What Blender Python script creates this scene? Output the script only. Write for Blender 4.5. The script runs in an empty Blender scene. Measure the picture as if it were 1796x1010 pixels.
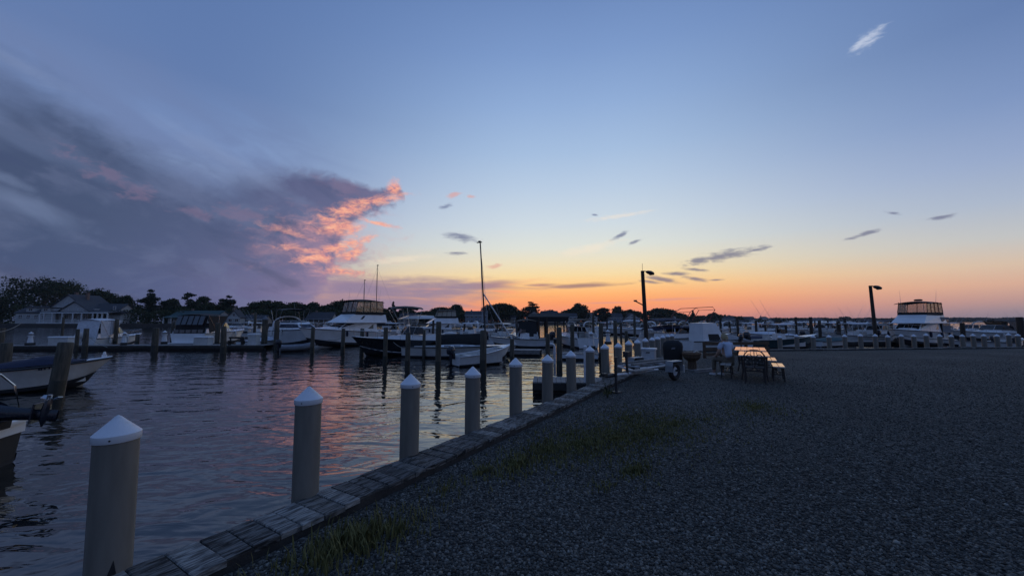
import bpy, bmesh, math, random
import numpy as np
from mathutils import Vector, Matrix
random.seed(7)
RNG = np.random.default_rng(7)
R = math.radians
scene = bpy.context.scene
COL = scene.collection

# ------------------------------------------------------------------ camera
CAM_Z = 1.75
F, CX, CY = 675.0, 898.0, 505.0          # focal length and centre of the photograph in its own pixels
PITCH = math.atan(58.0 / F)
cam_d = bpy.data.cameras.new('camera')
cam_d.sensor_width = 36.0
cam_d.lens = F / 1796.0 * 36.0
cam_d.clip_start, cam_d.clip_end = 0.05, 9000.0
cam = bpy.data.objects.new('camera', cam_d)
cam.location = (0, 0, CAM_Z)
cam.rotation_euler = (math.pi / 2 + PITCH, 0, 0)
COL.objects.link(cam)
scene.camera = cam

def ray(px, py):
    u, v = (px - CX) / F, (CY - py) / F
    c, s = math.cos(PITCH), math.sin(PITCH)
    return Vector((u, c - v * s, s + v * c))

def azel(px, py):
    d = ray(px, py).normalized()
    return math.degrees(math.atan2(d.x, d.y)), math.degrees(math.asin(d.z))

# ------------------------------------------------------------------ colour settings
scene.view_settings.view_transform = 'Standard'
scene.view_settings.look = 'None'
scene.view_settings.exposure = 0.16
scene.view_settings.gamma = 1.0
scene.view_settings.use_curve_mapping = False
scene.cycles.use_denoising = True
scene.cycles.max_bounces = 6
scene.cycles.transparent_max_bounces = 12
scene.cycles.caustics_reflective = False
scene.cycles.caustics_refractive = False

def lin(c):
    r = []
    for x in c:
        x = x / 255.0
        r.append(x / 12.92 if x <= 0.04045 else ((x + 0.055) / 1.055) ** 2.4)
    return r

# ------------------------------------------------------------------ sky after sunset (world)
world = bpy.data.worlds.new('World')
scene.world = world
world.use_nodes = True
NT = world.node_tree
NT.nodes.clear()
LK = NT.links

class N:                                   # a float socket with operators
    def __init__(s, sock): s.s = sock
def _set(inp, v):
    if isinstance(v, N): LK.new(v.s, inp)
    else: inp.default_value = v
def M(op, a, b=0.0, c=None, clamp=False):
    n = NT.nodes.new('ShaderNodeMath'); n.operation = op; n.use_clamp = clamp
    _set(n.inputs[0], a); _set(n.inputs[1], b)
    if c is not None: _set(n.inputs[2], c)
    return N(n.outputs[0])
N.__add__ = lambda s, o: M('ADD', s, o)
N.__radd__ = lambda s, o: M('ADD', s, o)
N.__sub__ = lambda s, o: M('SUBTRACT', s, o)
N.__rsub__ = lambda s, o: M('SUBTRACT', o, s)
N.__mul__ = lambda s, o: M('MULTIPLY', s, o)
N.__rmul__ = lambda s, o: M('MULTIPLY', s, o)
N.__truediv__ = lambda s, o: M('DIVIDE', s, o)
def sstep(x, a, b, lo=0.0, hi=1.0):
    n = NT.nodes.new('ShaderNodeMapRange'); n.interpolation_type = 'SMOOTHSTEP'
    _set(n.inputs['Value'], x); _set(n.inputs['From Min'], a); _set(n.inputs['From Max'], b)
    _set(n.inputs['To Min'], lo); _set(n.inputs['To Max'], hi)
    return N(n.outputs['Result'])
def ramp(x, stops, rgb=True):
    n = NT.nodes.new('ShaderNodeValToRGB'); e = n.color_ramp.elements
    stops = sorted(stops, key=lambda t: t[0])
    while len(e) < len(stops): e.new(0.5)
    for el_, (p, c) in zip(e, stops):
        el_.position = max(0.0, min(1.0, p))
        el_.color = (*lin(c), 1) if rgb else (c, c, c, 1)
    LK.new(x.s, n.inputs[0])
    return n.outputs[0]
def curve(x, pts, x0, x1, y1):             # piecewise linear lookup, values 0..y1
    t = (x - x0) / (x1 - x0)
    s = ramp(t, [((p - x0) / (x1 - x0), v / y1) for p, v in pts], rgb=False)
    return N(s) * y1
def vec(x, y, z=0.0):
    n = NT.nodes.new('ShaderNodeCombineXYZ')
    _set(n.inputs[0], x); _set(n.inputs[1], y); _set(n.inputs[2], z)
    return n.outputs[0]
def noise(v, scale, detail=5.0, rough=0.55, dist=0.0):
    n = NT.nodes.new('ShaderNodeTexNoise'); n.noise_dimensions = '3D'
    LK.new(v, n.inputs['Vector'])
    n.inputs['Scale'].default_value = scale; n.inputs['Detail'].default_value = detail
    n.inputs['Roughness'].default_value = rough; n.inputs['Distortion'].default_value = dist
    return N(n.outputs[0])
def mix(f, a, b):
    n = NT.nodes.new('ShaderNodeMix'); n.data_type = 'RGBA'
    _set(n.inputs[0], f)
    for i, c in ((6, a), (7, b)):
        if isinstance(c, (tuple, list)): n.inputs[i].default_value = (*lin(c), 1)
        else: LK.new(c, n.inputs[i])
    return n.outputs[2]
def vmax(a, b): return M('MAXIMUM', a, b)

tc = NT.nodes.new('ShaderNodeTexCoord')
sep = NT.nodes.new('ShaderNodeSeparateXYZ'); LK.new(tc.outputs['Generated'], sep.inputs[0])
DX, DY, DZ = (N(sep.outputs[i]) for i in range(3))
AZ = M('ARCTAN2', DX, DY) * (180 / math.pi)
EL = M('ARCSINE', DZ) * (180 / math.pi)
SUN_AZ = 9.0
DAZ = M('ABSOLUTE', AZ - SUN_AZ)
T = EL / 60.0
def elr(l): return [(e / 60.0, c) for e, c in l]
sky_a = ramp(T, elr([(0, (222, 134, 116)), (1.5, (240, 146, 110)), (2.8, (246, 158, 104)), (4.0, (248, 176, 112)), (5.4, (246, 198, 134)), (6.8, (238, 211, 160)),
                     (8.6, (228, 216, 186)), (10.8, (213, 216, 208)), (14, (198, 209, 217)), (19, (178, 196, 217)), (24, (158, 182, 213)), (30, (138, 165, 205)),
                     (36, (119, 147, 193)), (42, (103, 131, 179)), (60, (86, 116, 168))]))
sky_b = ramp(T, elr([(0, (124, 126, 140)), (0.9, (142, 132, 143)), (2.0, (178, 146, 142)), (3.4, (204, 166, 147)), (5.2, (203, 182, 164)),
                     (7.6, (182, 185, 188)), (11, (159, 172, 194)), (15, (139, 157, 192)), (20, (116, 139, 182)), (27, (94, 119, 165)),
                     (42, (84, 112, 161)), (60, (80, 110, 162))]))
sky_c = ramp(T, elr([(0, (92, 98, 120)), (4, (97, 104, 132)), (9, (94, 108, 143)), (16, (86, 108, 150)), (28, (81, 107, 154)), (60, (80, 109, 161))]))
sky = mix(sstep(DAZ, 4.0, 52.0), sky_a, sky_b)
sky = mix(sstep(DAZ, 55.0, 130.0), sky, sky_c)

# --- cloud fields
ca, sa = math.cos(R(-16)), math.sin(R(-16))
P1 = AZ * ca + EL * sa
P2 = EL * ca - AZ * sa
v_streak = vec(P1 * 0.055, P2 * 0.21, 0.0)
v_iso = vec(AZ * 0.10, EL * 0.16, 3.7)
v_flat = vec(AZ * 0.07, EL * 0.55, 1.3)
n_str = noise(v_streak, 0.75, 5, 0.5, 0.4)
n_str2 = noise(v_streak, 1.5, 5, 0.5, 0.6)
n_iso = noise(v_iso, 1.6, 7, 0.6, 0.4)
n_fine = noise(v_iso, 5.0, 6, 0.62, 0.8)
n_flat = noise(v_flat, 1.4, 6, 0.58, 0.5)

n_loose = noise(vec(AZ * 0.22, EL * 0.75, 5.0), 2.4, 7, 0.66, 0.4)
def pts(l): return [azel(x, y) for x, y in l]
def vee(a, lim): return vmax(a, lim)
top_pts = [(-180, 16), (-110, 20), (-75, 24)] + pts([(0, 100), (100, 128), (200, 190), (300, 244), (400, 280), (470, 284), (540, 292), (610, 312), (660, 330), (700, 322), (716, 348)]) 
a_end = top_pts[-1][0]
top_pts += [(a_end + 0.6, 0.0), (60, 0.0)]
bot_pts = [(-180, -40.0)] + [(azel(430, 560)[0], -4.0)] + pts([(500, 562), (540, 540), (566, 508), (584, 470), (596, 430), (612, 394), (650, 370), (690, 353), (716, 345)])
bot_pts += [(bot_pts[-1][0] + 1, bot_pts[-1][1])]
bot_pts = [(a, e + 40.0) for a, e in bot_pts]
E_top = curve(AZ, top_pts, -180.0, 60.0, 40.0)
E_bot = curve(AZ, bot_pts, -180.0, 60.0, 80.0) - 40.0
leftness = sstep(AZ, -20.0, -42.0)
En = EL + (n_str - 0.5) * (leftness * 5.0 + 2.6) + (n_fine - 0.5) * 1.6
soft = leftness * 4.2 + 0.9
body = sstep((E_top - En) / soft, -0.1, 1.0)
body = body * sstep(EL + (n_iso - 0.5) * 5.0 + (n_fine - 0.5) * 4.0 - E_bot, -1.4, 1.6)
far_fade = sstep(AZ, -150.0, -95.0)
body = body * far_fade
# thin veil above the dark body
veil = sstep((E_top + 9.0 - EL - (n_str - 0.5) * 10.0) / 9.0, 0.0, 1.0) * sstep(AZ, -14.0, -40.0) * far_fade * sstep(n_str2, 0.22, 0.60)
sky = mix(veil * 0.72, sky, (103, 120, 160))
# cloud colour: slate, warmer and paler towards the glow, paler low down
slate = ramp((AZ + 60.0) / 60.0, [((a + 60) / 60.0, c) for a, c in
        [(-60, (60, 73, 102)), (-48, (66, 79, 109)), (-38, (76, 86, 119)), (-30, (86, 91, 125)), (-22, (96, 99, 133)), (-14, (112, 108, 140))]])
low = ramp((AZ + 60.0) / 60.0, [((a + 60) / 60.0, c) for a, c in
        [(-60, (58, 72, 106)), (-50, (66, 80, 114)), (-42, (80, 89, 126)), (-34, (102, 101, 138)), (-27, (126, 115, 149)), (-20, (146, 126, 153)), (-10, (158, 130, 148))]])
ccol = mix(sstep(EL, 12.0, 2.5), slate, low)
ccol = mix(sstep(n_str, 0.52, 0.68) * 0.28 * sstep(EL, 2.0, 8.0), ccol, (112, 128, 164))
ccol = mix(sstep(n_str2, 0.5, 0.34) * 0.45, ccol, (56, 68, 102))
ccol = mix(sstep(n_iso, 0.46, 0.64) * 0.28, ccol, (106, 116, 148))
sky = mix(body * 0.96, sky, ccol)

def blob(px, py, wpx, hpx, rot=0.0, wob=1.25, nz=None, k=1.0):
    a0, e0 = azel(px, py)
    a1 = azel(px + wpx, py)[0]; e1 = azel(px, py - hpx)[1]
    wa, we = abs(a1 - a0), abs(e1 - e0)
    c_, s_ = math.cos(R(rot)), math.sin(R(rot))
    da, de = AZ - a0, EL - e0
    x = (da * c_ + de * s_) / wa
    y = (de * c_ - da * s_) / we
    d = M('SQRT', x * x + y * y) + ((nz or n_loose) - 0.5) * (wob * 2.6)
    return sstep(d, 1.3, 0.15) * k

def union(l):
    r = l[0]
    for b in l[1:]: r = vmax(r, b)
    return r
n_lit = noise(vec(AZ * 0.16, EL * 0.30, 9.0), 3.2, 8, 0.66, 0.5)
# shreds under the lit edge (unlit parts first)
shred = union([blob(560, 435, 60, 34, -10, 1.0, n_lit), blob(600, 450, 45, 26, 8, 1.0, n_lit), blob(585, 480, 55, 14, 0, 1.0, n_lit), blob(600, 505, 80, 20, 0, .6, n_flat)])
sky = mix(shred * 0.75, sky, (150, 126, 150))
# bank of flat cloud along the horizon
bank = union([blob(735, 510, 190, 24, 1, 0.8, n_flat), blob(690, 535, 160, 26, 0, 0.6, n_flat), blob(850, 500, 85, 9, 4, 1.0, n_flat),
              blob(1010, 501, 90, 5, 2, 1.0, n_flat), blob(950, 500, 40, 4, 0, 1.0, n_flat)])
sky = mix(bank * 0.95, sky, ramp((AZ + 30.0) / 60.0, [(0.0, (138, 122, 150)), (0.38, (150, 130, 148)), (0.5, (168, 128, 132)), (0.66, (158, 124, 118))]))
# pink lit streaks through the bank
sky = mix(sstep(n_flat, 0.55, 0.66) * union([blob(850, 505, 130, 24, 3, .5, n_flat), blob(780, 542, 160, 10, 0, .5, n_flat)]) * 0.8, sky, (238, 140, 118))
# sun lit edge
glow = union([blob(590, 420, 110, 62, 14, 1.1, n_lit, .8), blob(520, 440, 90, 40, 0, 1.2, n_lit, .5)]) * sstep(n_iso, 0.38, 0.6)
sky = mix(glow * 0.42, sky, (206, 150, 152))
lit = union([blob(655, 352, 62, 9, 14, 0.9, n_lit), blob(690, 330, 14, 16, -30, 0.9, n_lit), blob(604, 372, 50, 15, 24, 1.1, n_lit), blob(545, 440, 60, 7, -4, 1.5, n_lit, .7), blob(640, 420, 22, 8, 20, 1.1, n_lit, .8), blob(590, 400, 40, 12, 10, 1.1, n_lit),
             blob(600, 432, 48, 12, 22, 1.3, n_lit), blob(560, 452, 42, 9, 8, 1.3, n_lit), blob(520, 412, 50, 6, -12, 1.3, n_lit, .5), blob(600, 476, 36, 8, -4, 1.0, n_lit),
             blob(665, 392, 36, 4, -6, 1.0, n_lit), blob(480, 398, 36, 6, -6, 1.5, n_lit, .3), blob(615, 447, 26, 10, 30, 1.0, n_lit), blob(622, 403, 22, 7, 30, 1.0, n_lit)])
n_lit2 = noise(vec(AZ * 0.30, EL * 0.62, 4.0), 3.0, 7, 0.66, 0.6)
lit_c = ramp(n_lit2, [(0.30, (196, 128, 138)), (0.45, (228, 150, 136)), (0.58, (243, 170, 142)), (0.72, (248, 192, 160))])
sky = mix(lit * sstep(n_lit2, 0.24, 0.52) * 0.86, sky, lit_c)
faint = union([blob(195, 312, 75, 16, -24, 1.9, n_lit), blob(245, 335, 40, 12, -20, 1.9, n_lit), blob(420, 378, 50, 15, 5, 1.9, n_lit), blob(345, 375, 34, 10, 0, 1.9, n_lit), blob(610, 330, 60, 14, -10, 1.2, n_lit)])
sky = mix(faint * 0.42, sky, (126, 108, 134))
pale = union([blob(40, 356, 110, 20, -22, 1.5, n_iso), blob(15, 316, 50, 10, -20, 1.5, n_iso), blob(40, 116, 90, 16, -14, 1.5, n_iso), blob(430, 300, 120, 14, -22, 1.5, n_iso)])
sky = mix(pale * 0.26, sky, (130, 146, 180))
# small loose clouds
greys = union([blob(808, 416, 30, 8, -8, 0.9), blob(800, 444, 18, 3, 0), blob(782, 362, 12, 4, 22), blob(1088, 413, 16, 4, 24), blob(1115, 424, 12, 3, 14),
               blob(1268, 449, 68, 9, 8, 1.0), blob(1325, 439, 34, 3, 8), blob(1228, 456, 22, 7, 14), blob(1185, 480, 26, 4, -4, .6), blob(1162, 490, 36, 5, -14, .6),
               blob(1220, 489, 24, 4, -12, .6), blob(1222, 473, 26, 3, -8, .8), blob(1256, 491, 16, 2, 0, .6), blob(1515, 411, 32, 4, 14), blob(1652, 381, 24, 4, 2), blob(1566, 374, 14, 3, -20),
               blob(1140, 494, 22, 3, -8, .6), blob(1043, 377, 6, 2, -10, .3)])
sky = mix(greys * 0.85, sky, ramp((EL - 3.0) / 12.0, [(0.0, (132, 112, 122)), (0.4, (114, 114, 134)), (1.0, (116, 126, 156))]))
pinks = union([blob(795, 342, 13, 5, 20), blob(825, 345, 8, 3, 0), blob(868, 467, 14, 4, 8), blob(1170, 525, 60, 3, 1, .6), blob(1060, 531, 50, 2, 1, .6)])
sky = mix(pinks * 0.6, sky, (214, 150, 140))
wisp = union([blob(1522, 69, 32, 13, 26, 1.35, n_loose), blob(1508, 78, 20, 9, 30, 1.3, n_loose)])
sky = mix(wisp * 0.62, sky, (204, 211, 226))
thin = union([blob(1030, 437, 60, 9, 10, 1.1), blob(700, 455, 60, 6, 8, 1.1), blob(1080, 380, 60, 4, 4, 1.1)])
sky = mix(thin * 0.35, sky, (244, 222, 196))
bg = NT.nodes.new('ShaderNodeBackground')
LK.new(sky, bg.inputs[0]); bg.inputs[1].default_value = 1.0
wo = NT.nodes.new('ShaderNodeOutputWorld'); LK.new(bg.outputs[0], wo.inputs[0])
world.cycles.sampling_method = 'MANUAL'; world.cycles.sample_map_resolution = 1024

# ------------------------------------------------------------------ placing and mesh helpers
WATER_Z, DOCK_Z, CAP_Z = -0.7, -0.30, 0.10
def hit(px, py, z):
    d = ray(px, py); t = (z - CAM_Z) / d.z
    return Vector((d.x * t, d.y * t, z))
def wat(px, py): return hit(px, py, WATER_Z)
def gnd(px, py): return hit(px, py, 0.0)
def at(px, py, Y):
    d = ray(px, py); t = Y / d.y
    return Vector((d.x * t, Y, CAM_Z + d.z * t))

class MB:
    def __init__(s): s.v = []; s.f = []
    def add(s, vs, fs):
        o = len(s.v); s.v.extend([tuple(p) for p in vs]); s.f.extend([tuple(i + o for i in f) for f in fs]); return s
    def box(s, c, d, rz=0.0, ch=0.0, jit=0.0):
        x, y, z = d[0] / 2, d[1] / 2, d[2] / 2
        if ch <= 0:
            vs = [(sx * x, sy * y, sz * z) for sz in (-1, 1) for sx, sy in ((-1, -1), (1, -1), (1, 1), (-1, 1))]
            fs = [(3, 2, 1, 0), (4, 5, 6, 7), (0, 1, 5, 4), (1, 2, 6, 5), (2, 3, 7, 6), (3, 0, 4, 7)]
        else:
            vs = []
            for sz, ins in ((-1, 0), (1, 0), (1, ch)):
                zz = -z if sz < 0 else (z - ch if ins == 0 else z)
                vs += [(sx * (x - ins), sy * (y - ins), zz) for sx, sy in ((-1, -1), (1, -1), (1, 1), (-1, 1))]
            fs = [(3, 2, 1, 0), (8, 9, 10, 11)]
            for k in (0, 4):
                for i in range(4):
                    j = (i + 1) % 4; fs.append((k + i, k + j, k + 4 + j, k + 4 + i))
        if jit: vs = [(a + random.uniform(-jit, jit), b + random.uniform(-jit, jit), q + random.uniform(-jit, jit)) for a, b, q in vs]
        ca_, sa_ = math.cos(rz), math.sin(rz)
        return s.add([(c[0] + a * ca_ - b * sa_, c[1] + a * sa_ + b * ca_, c[2] + q) for a, b, q in vs], fs)
    def tube(s, path, r, n=6, r1=None, cap=True):
        P = [Vector(p) for p in path]; m = len(P); rings = []
        for i, p in enumerate(P):
            d = (P[min(i + 1, m - 1)] - P[max(i - 1, 0)])
            if d.length < 1e-9: d = Vector((0, 0, 1))
            d.normalize()
            a = d.cross(Vector((0, 0, 1)) if abs(d.z) < 0.95 else Vector((1, 0, 0))).normalized(); b = d.cross(a)
            rr = r if r1 is None else r + (r1 - r) * i / (m - 1)
            rings.append([p + a * (rr * math.cos(2 * math.pi * k / n)) + b * (rr * math.sin(2 * math.pi * k / n)) for k in range(n)])
        vs = [q for g in rings for q in g]; fs = []
        for i in range(m - 1):
            for k in range(n):
                k2 = (k + 1) % n; fs.append((i * n + k, i * n + k2, (i + 1) * n + k2, (i + 1) * n + k))
        if cap: fs += [tuple(range(n))[::-1], tuple((m - 1) * n + k for k in range(n))]
        return s.add(vs, fs)
    def lathe(s, prof, n=12, c=(0, 0, 0), lean=(0, 0)):
        vs = []; fs = []
        for r_, z in prof:
            for k in range(n):
                a = 2 * math.pi * (k + .5) / n
                vs.append((c[0] + r_ * math.cos(a) + lean[0] * z, c[1] + r_ * math.sin(a) + lean[1] * z, c[2] + z))
        for i in range(len(prof) - 1):
            for k in range(n):
                k2 = (k + 1) % n; fs.append((i * n + k, i * n + k2, (i + 1) * n + k2, (i + 1) * n + k))
        fs += [tuple(range(n))[::-1], tuple((len(prof) - 1) * n + k for k in range(n))]
        return s.add(vs, fs)
    def slab(s, quad, th):                   # a quad given thickness along its normal
        q = [Vector(p) for p in quad]
        nn = (q[1] - q[0]).cross(q[-1] - q[0]).normalized() * th
        m = len(q); vs = q + [p - nn for p in q]
        fs = [tuple(range(m)), tuple(range(m, 2 * m))[::-1]] + [(i, i + m, (i + 1) % m + m, (i + 1) % m) for i in range(m)]
        return s.add(vs, fs)
    def grid(s, rows, closed=False):         # rows of equal numbers of points
        m = len(rows[0]); vs = [p for r_ in rows for p in r_]; fs = []
        for i in range(len(rows) - 1):
            for k in range(m - 1 + (1 if closed else 0)):
                k2 = (k + 1) % m; fs.append((i * m + k, i * m + k2, (i + 1) * m + k2, (i + 1) * m + k))
        return s.add(vs, fs)
    def build(s, name, mat, parent=None, smooth=False, loc=None):
        me = bpy.data.meshes.new(name); me.from_pydata(s.v, [], s.f)
        me.materials.append(mat)
        if smooth:
            me.polygons.foreach_set('use_smooth', [True] * len(me.polygons))
            try: me.set_sharp_from_angle(angle=R(40))
            except Exception: pass
        o = bpy.data.objects.new(name, me); COL.objects.link(o)
        if parent is not None: o.parent = parent
        if loc is not None: o.location = loc
        return o

def tag(o, label=None, cat=None, group=None, kind=None):
    if label: o['label'] = label
    if cat: o['category'] = cat
    if group: o['group'] = group
    if kind: o['kind'] = kind
    return o
def thing(name, label, cat, loc=(0, 0, 0), rz=0.0, group=None):
    o = bpy.data.objects.new(name, None); o.empty_display_size = 0.3
    COL.objects.link(o); o.location = loc; o.rotation_euler = (0, 0, rz)
    return tag(o, label, cat, group)
def dup(o, parent=None):
    c = o.copy(); COL.objects.link(c)
    if parent is not None: c.parent = parent
    for ch in list(o.children): dup(ch, c)
    return c

# ------------------------------------------------------------------ materials
def mat(name, c, rough=0.6, metal=0.0, c2=None, scale=4.0, bump=0.0, bscale=30.0, spec=0.5, stretch=(1, 1, 1), coat=0.0, detail=6.0, lo=0.35, hi=0.65):
    m = bpy.data.materials.new(name); m.use_nodes = True
    nt = m.node_tree; b = nt.nodes['Principled BSDF']
    b.inputs['Roughness'].default_value = rough; b.inputs['Metallic'].default_value = metal
    b.inputs['Specular IOR Level'].default_value = spec
    if coat: b.inputs['Coat Weight'].default_value = coat
    c2 = c2 or tuple(x * 0.72 for x in c)
    t_ = nt.nodes.new('ShaderNodeTexCoord'); mp = nt.nodes.new('ShaderNodeMapping'); mp.inputs['Scale'].default_value = stretch
    nt.links.new(t_.outputs['Object'], mp.inputs[0])
    nz = nt.nodes.new('ShaderNodeTexNoise'); nz.inputs['Scale'].default_value = scale; nz.inputs['Detail'].default_value = detail; nz.inputs['Roughness'].default_value = 0.62
    nt.links.new(mp.outputs[0], nz.inputs[0])
    rp = nt.nodes.new('ShaderNodeValToRGB'); e = rp.color_ramp.elements
    e[0].position, e[0].color = lo, (*c2, 1); e[1].position, e[1].color = hi, (*c, 1)
    nt.links.new(nz.outputs[0], rp.inputs[0]); nt.links.new(rp.outputs[0], b.inputs['Base Color'])
    if bump:
        n2 = nt.nodes.new('ShaderNodeTexNoise'); n2.inputs['Scale'].default_value = bscale; n2.inputs['Detail'].default_value = 5
        nt.links.new(mp.outputs[0], n2.inputs[0])
        bp = nt.nodes.new('ShaderNodeBump'); bp.inputs['Strength'].default_value = bump; bp.inputs['Distance'].default_value = 0.02
        nt.links.new(n2.outputs[0], bp.inputs['Height']); nt.links.new(bp.outputs[0], b.inputs['Normal'])
    return m

MT = dict(
    white=mat('white_gelcoat', (.82, .82, .81), .28, c2=(.72, .72, .71), scale=1.5),
    offwhite=mat('aged_gelcoat', (.68, .67, .63), .4, c2=(.54, .53, .50), scale=2),
    greyhull=mat('grey_gelcoat', (.30, .31, .32), .4, c2=(.24, .25, .26), scale=2),
    blackhull=mat('black_gelcoat', (.012, .012, .015), .18, c2=(.02, .02, .022), scale=2),
    navyhull=mat('navy_gelcoat', (.015, .022, .05), .55, c2=(.012, .02, .04), scale=2, spec=.25),
    tealhull=mat('teal_gelcoat', (.03, .07, .075), .25, c2=(.025, .055, .06), scale=2),
    bottom=mat('antifouling_and_shade', (.02, .022, .028), .7, scale=5),  # dark bottom paint colour that also carries the shade under the hulls
    glass=mat('dark_glass', (.01, .012, .016), .06, scale=2, spec=.6),
    navy=mat('navy_canvas', (.012, .018, .05), .85, c2=(.008, .012, .035), scale=6, bump=.4, bscale=5),
    black=mat('black_canvas', (.010, .010, .011), .8, c2=(.016, .016, .017), scale=6, bump=.4, bscale=5),
    greycan=mat('grey_canvas', (.20, .21, .23), .85, c2=(.15, .155, .17), scale=5, bump=.5, bscale=4),
    teal=mat('teal_canvas', (.03, .09, .10), .85, c2=(.02, .06, .07), scale=5, bump=.4),
    beige=mat('beige_canvas', (.50, .45, .36), .85, c2=(.40, .36, .29), scale=5, bump=.5, bscale=4),
    whitecan=mat('white_canvas', (.66, .67, .70), .85, c2=(.52, .53, .56), scale=5, bump=.6, bscale=4),
    steel=mat('stainless_steel', (.55, .56, .58), .25, metal=1.0, scale=5),
    alu=mat('painted_aluminium', (.62, .63, .64), .4, scale=5),
    rubber=mat('black_rubber', (.02, .02, .02), .7, scale=8),
    rail=mat('dark_rub_rail', (.03, .03, .035), .5, scale=6),
    motor=mat('dark_outboard_paint', (.012, .015, .026), .25, c2=(.016, .02, .03), scale=3, coat=.3),
    whitemotor=mat('white_outboard_paint', (.6, .61, .62), .3, scale=3),
    wavy=mat('rippled_clear_vinyl', (.06, .065, .07), .06, scale=2, bump=1.0, bscale=2.2, spec=1.0),
    seat=mat('white_vinyl', (.55, .55, .53), .5, scale=4),
    teak=mat('teak', (.22, .13, .07), .6, c2=(.14, .08, .045), scale=6, stretch=(.4, 6, 6)),
    piling=mat('weathered_piling', (.135, .115, .085), .9, c2=(.05, .048, .036), scale=5, stretch=(3, 3, .35), bump=.8, bscale=16),
    pilwet=mat('wet_piling_base', (.020, .022, .016), .45, c2=(.035, .035, .025), scale=9, bump=.6, bscale=20),
    dock=mat('grey_dock_wood', (.27, .255, .24), .85, c2=(.16, .15, .14), scale=5, stretch=(1, 1, 1), bump=.5),
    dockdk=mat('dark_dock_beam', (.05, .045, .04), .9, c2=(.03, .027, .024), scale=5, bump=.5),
    pvc=mat('white_pvc', (.68, .69, .70), .4, c2=(.58, .59, .60), scale=3),
    ltin=mat('white_pedestal_paint', (.72, .73, .74), .4, c2=(.6, .61, .62), scale=6),
    rope=mat('dock_rope', (.32, .30, .26), .9, scale=30),
    brass=mat('red_paint', (.25, .03, .02), .5, scale=6),
    lampmetal=mat('dark_lamp_metal', (.03, .03, .032), .5, scale=6),
    lampglass=mat('lamp_lens', (.25, .25, .24), .3, scale=6),
    polewood=mat('creosoted_pole', (.075, .055, .04), .9, c2=(.035, .027, .02), scale=4, stretch=(3, 3, .3), bump=.7, bscale=18),
    bark=mat('bark', (.05, .04, .03), .95, scale=5, bump=.6),
    leafa=mat('oak_leaves', (.042, .055, .022), .8, c2=(.022, .032, .012), scale=.6, spec=.2),
    leafb=mat('pine_needles', (.028, .042, .022), .8, c2=(.016, .026, .014), scale=.6, spec=.2),
    leafc=mat('shrub_leaves', (.05, .06, .03), .8, c2=(.03, .038, .018), scale=.5, spec=.2),
    siding=mat('grey_siding', (.47, .47, .46), .8, c2=(.38, .38, .375), scale=1.2),
    siding2=mat('blue_grey_siding', (.20, .24, .31), .8, c2=(.16, .19, .25), scale=1.2),
    siding3=mat('tan_siding', (.33, .29, .24), .8, c2=(.26, .23, .19), scale=1.2),
    trim=mat('white_house_trim', (.74, .75, .76), .6, c2=(.46, .47, .48), scale=2),
    roofm=mat('dark_shingle_roof', (.06, .062, .07), .9, c2=(.04, .042, .05), scale=2, bump=.5, bscale=8),
    roofg=mat('green_shingle_roof', (.025, .075, .075), .85, c2=(.018, .05, .052), scale=2, bump=.5, bscale=8),
    brick=mat('chimney_brick', (.22, .15, .12), .9, c2=(.15, .10, .08), scale=6),
    lawn=mat('shore_lawn', (.05, .07, .025), .95, c2=(.03, .045, .018), scale=.3),
    seawall=mat('seawall_timber', (.06, .055, .05), .9, c2=(.04, .036, .032), scale=.8),
)
def clear_vinyl(name, tint, alpha):
    m = bpy.data.materials.new(name); m.use_nodes = True; nt = m.node_tree; nt.nodes.clear()
    o = nt.nodes.new('ShaderNodeOutputMaterial'); mx = nt.nodes.new('ShaderNodeMixShader')
    t_ = nt.nodes.new('ShaderNodeBsdfTransparent'); t_.inputs[0].default_value = (*tint, 1)
    g = nt.nodes.new('ShaderNodeBsdfGlossy'); g.inputs['Roughness'].default_value = .12; g.inputs[0].default_value = (.8, .8, .8, 1)
    fr = nt.nodes.new('ShaderNodeFresnel'); fr.inputs[0].default_value = 1.4
    nz = nt.nodes.new('ShaderNodeTexNoise'); nz.inputs['Scale'].default_value = 3.0
    tcx = nt.nodes.new('ShaderNodeTexCoord'); nt.links.new(tcx.outputs['Object'], nz.inputs[0])
    bp = nt.nodes.new('ShaderNodeBump'); bp.inputs['Strength'].default_value = .5; bp.inputs['Distance'].default_value = .05
    nt.links.new(nz.outputs[0], bp.inputs['Height']); nt.links.new(bp.outputs[0], g.inputs['Normal'])
    ml = nt.nodes.new('ShaderNodeMath'); ml.operation = 'MULTIPLY_ADD'; ml.inputs[1].default_value = .8; ml.inputs[2].default_value = alpha
    nt.links.new(fr.outputs[0], ml.inputs[0]); nt.links.new(ml.outputs[0], mx.inputs[0])
    nt.links.new(t_.outputs[0], mx.inputs[1]); nt.links.new(g.outputs[0], mx.inputs[2]); nt.links.new(mx.outputs[0], o.inputs[0])
    return m
MT['vinyl'] = clear_vinyl('clear_vinyl', (.82, .80, .76), .03)
MT['vinyl2'] = clear_vinyl('smoked_acrylic', (.35, .38, .40), .06)

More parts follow.
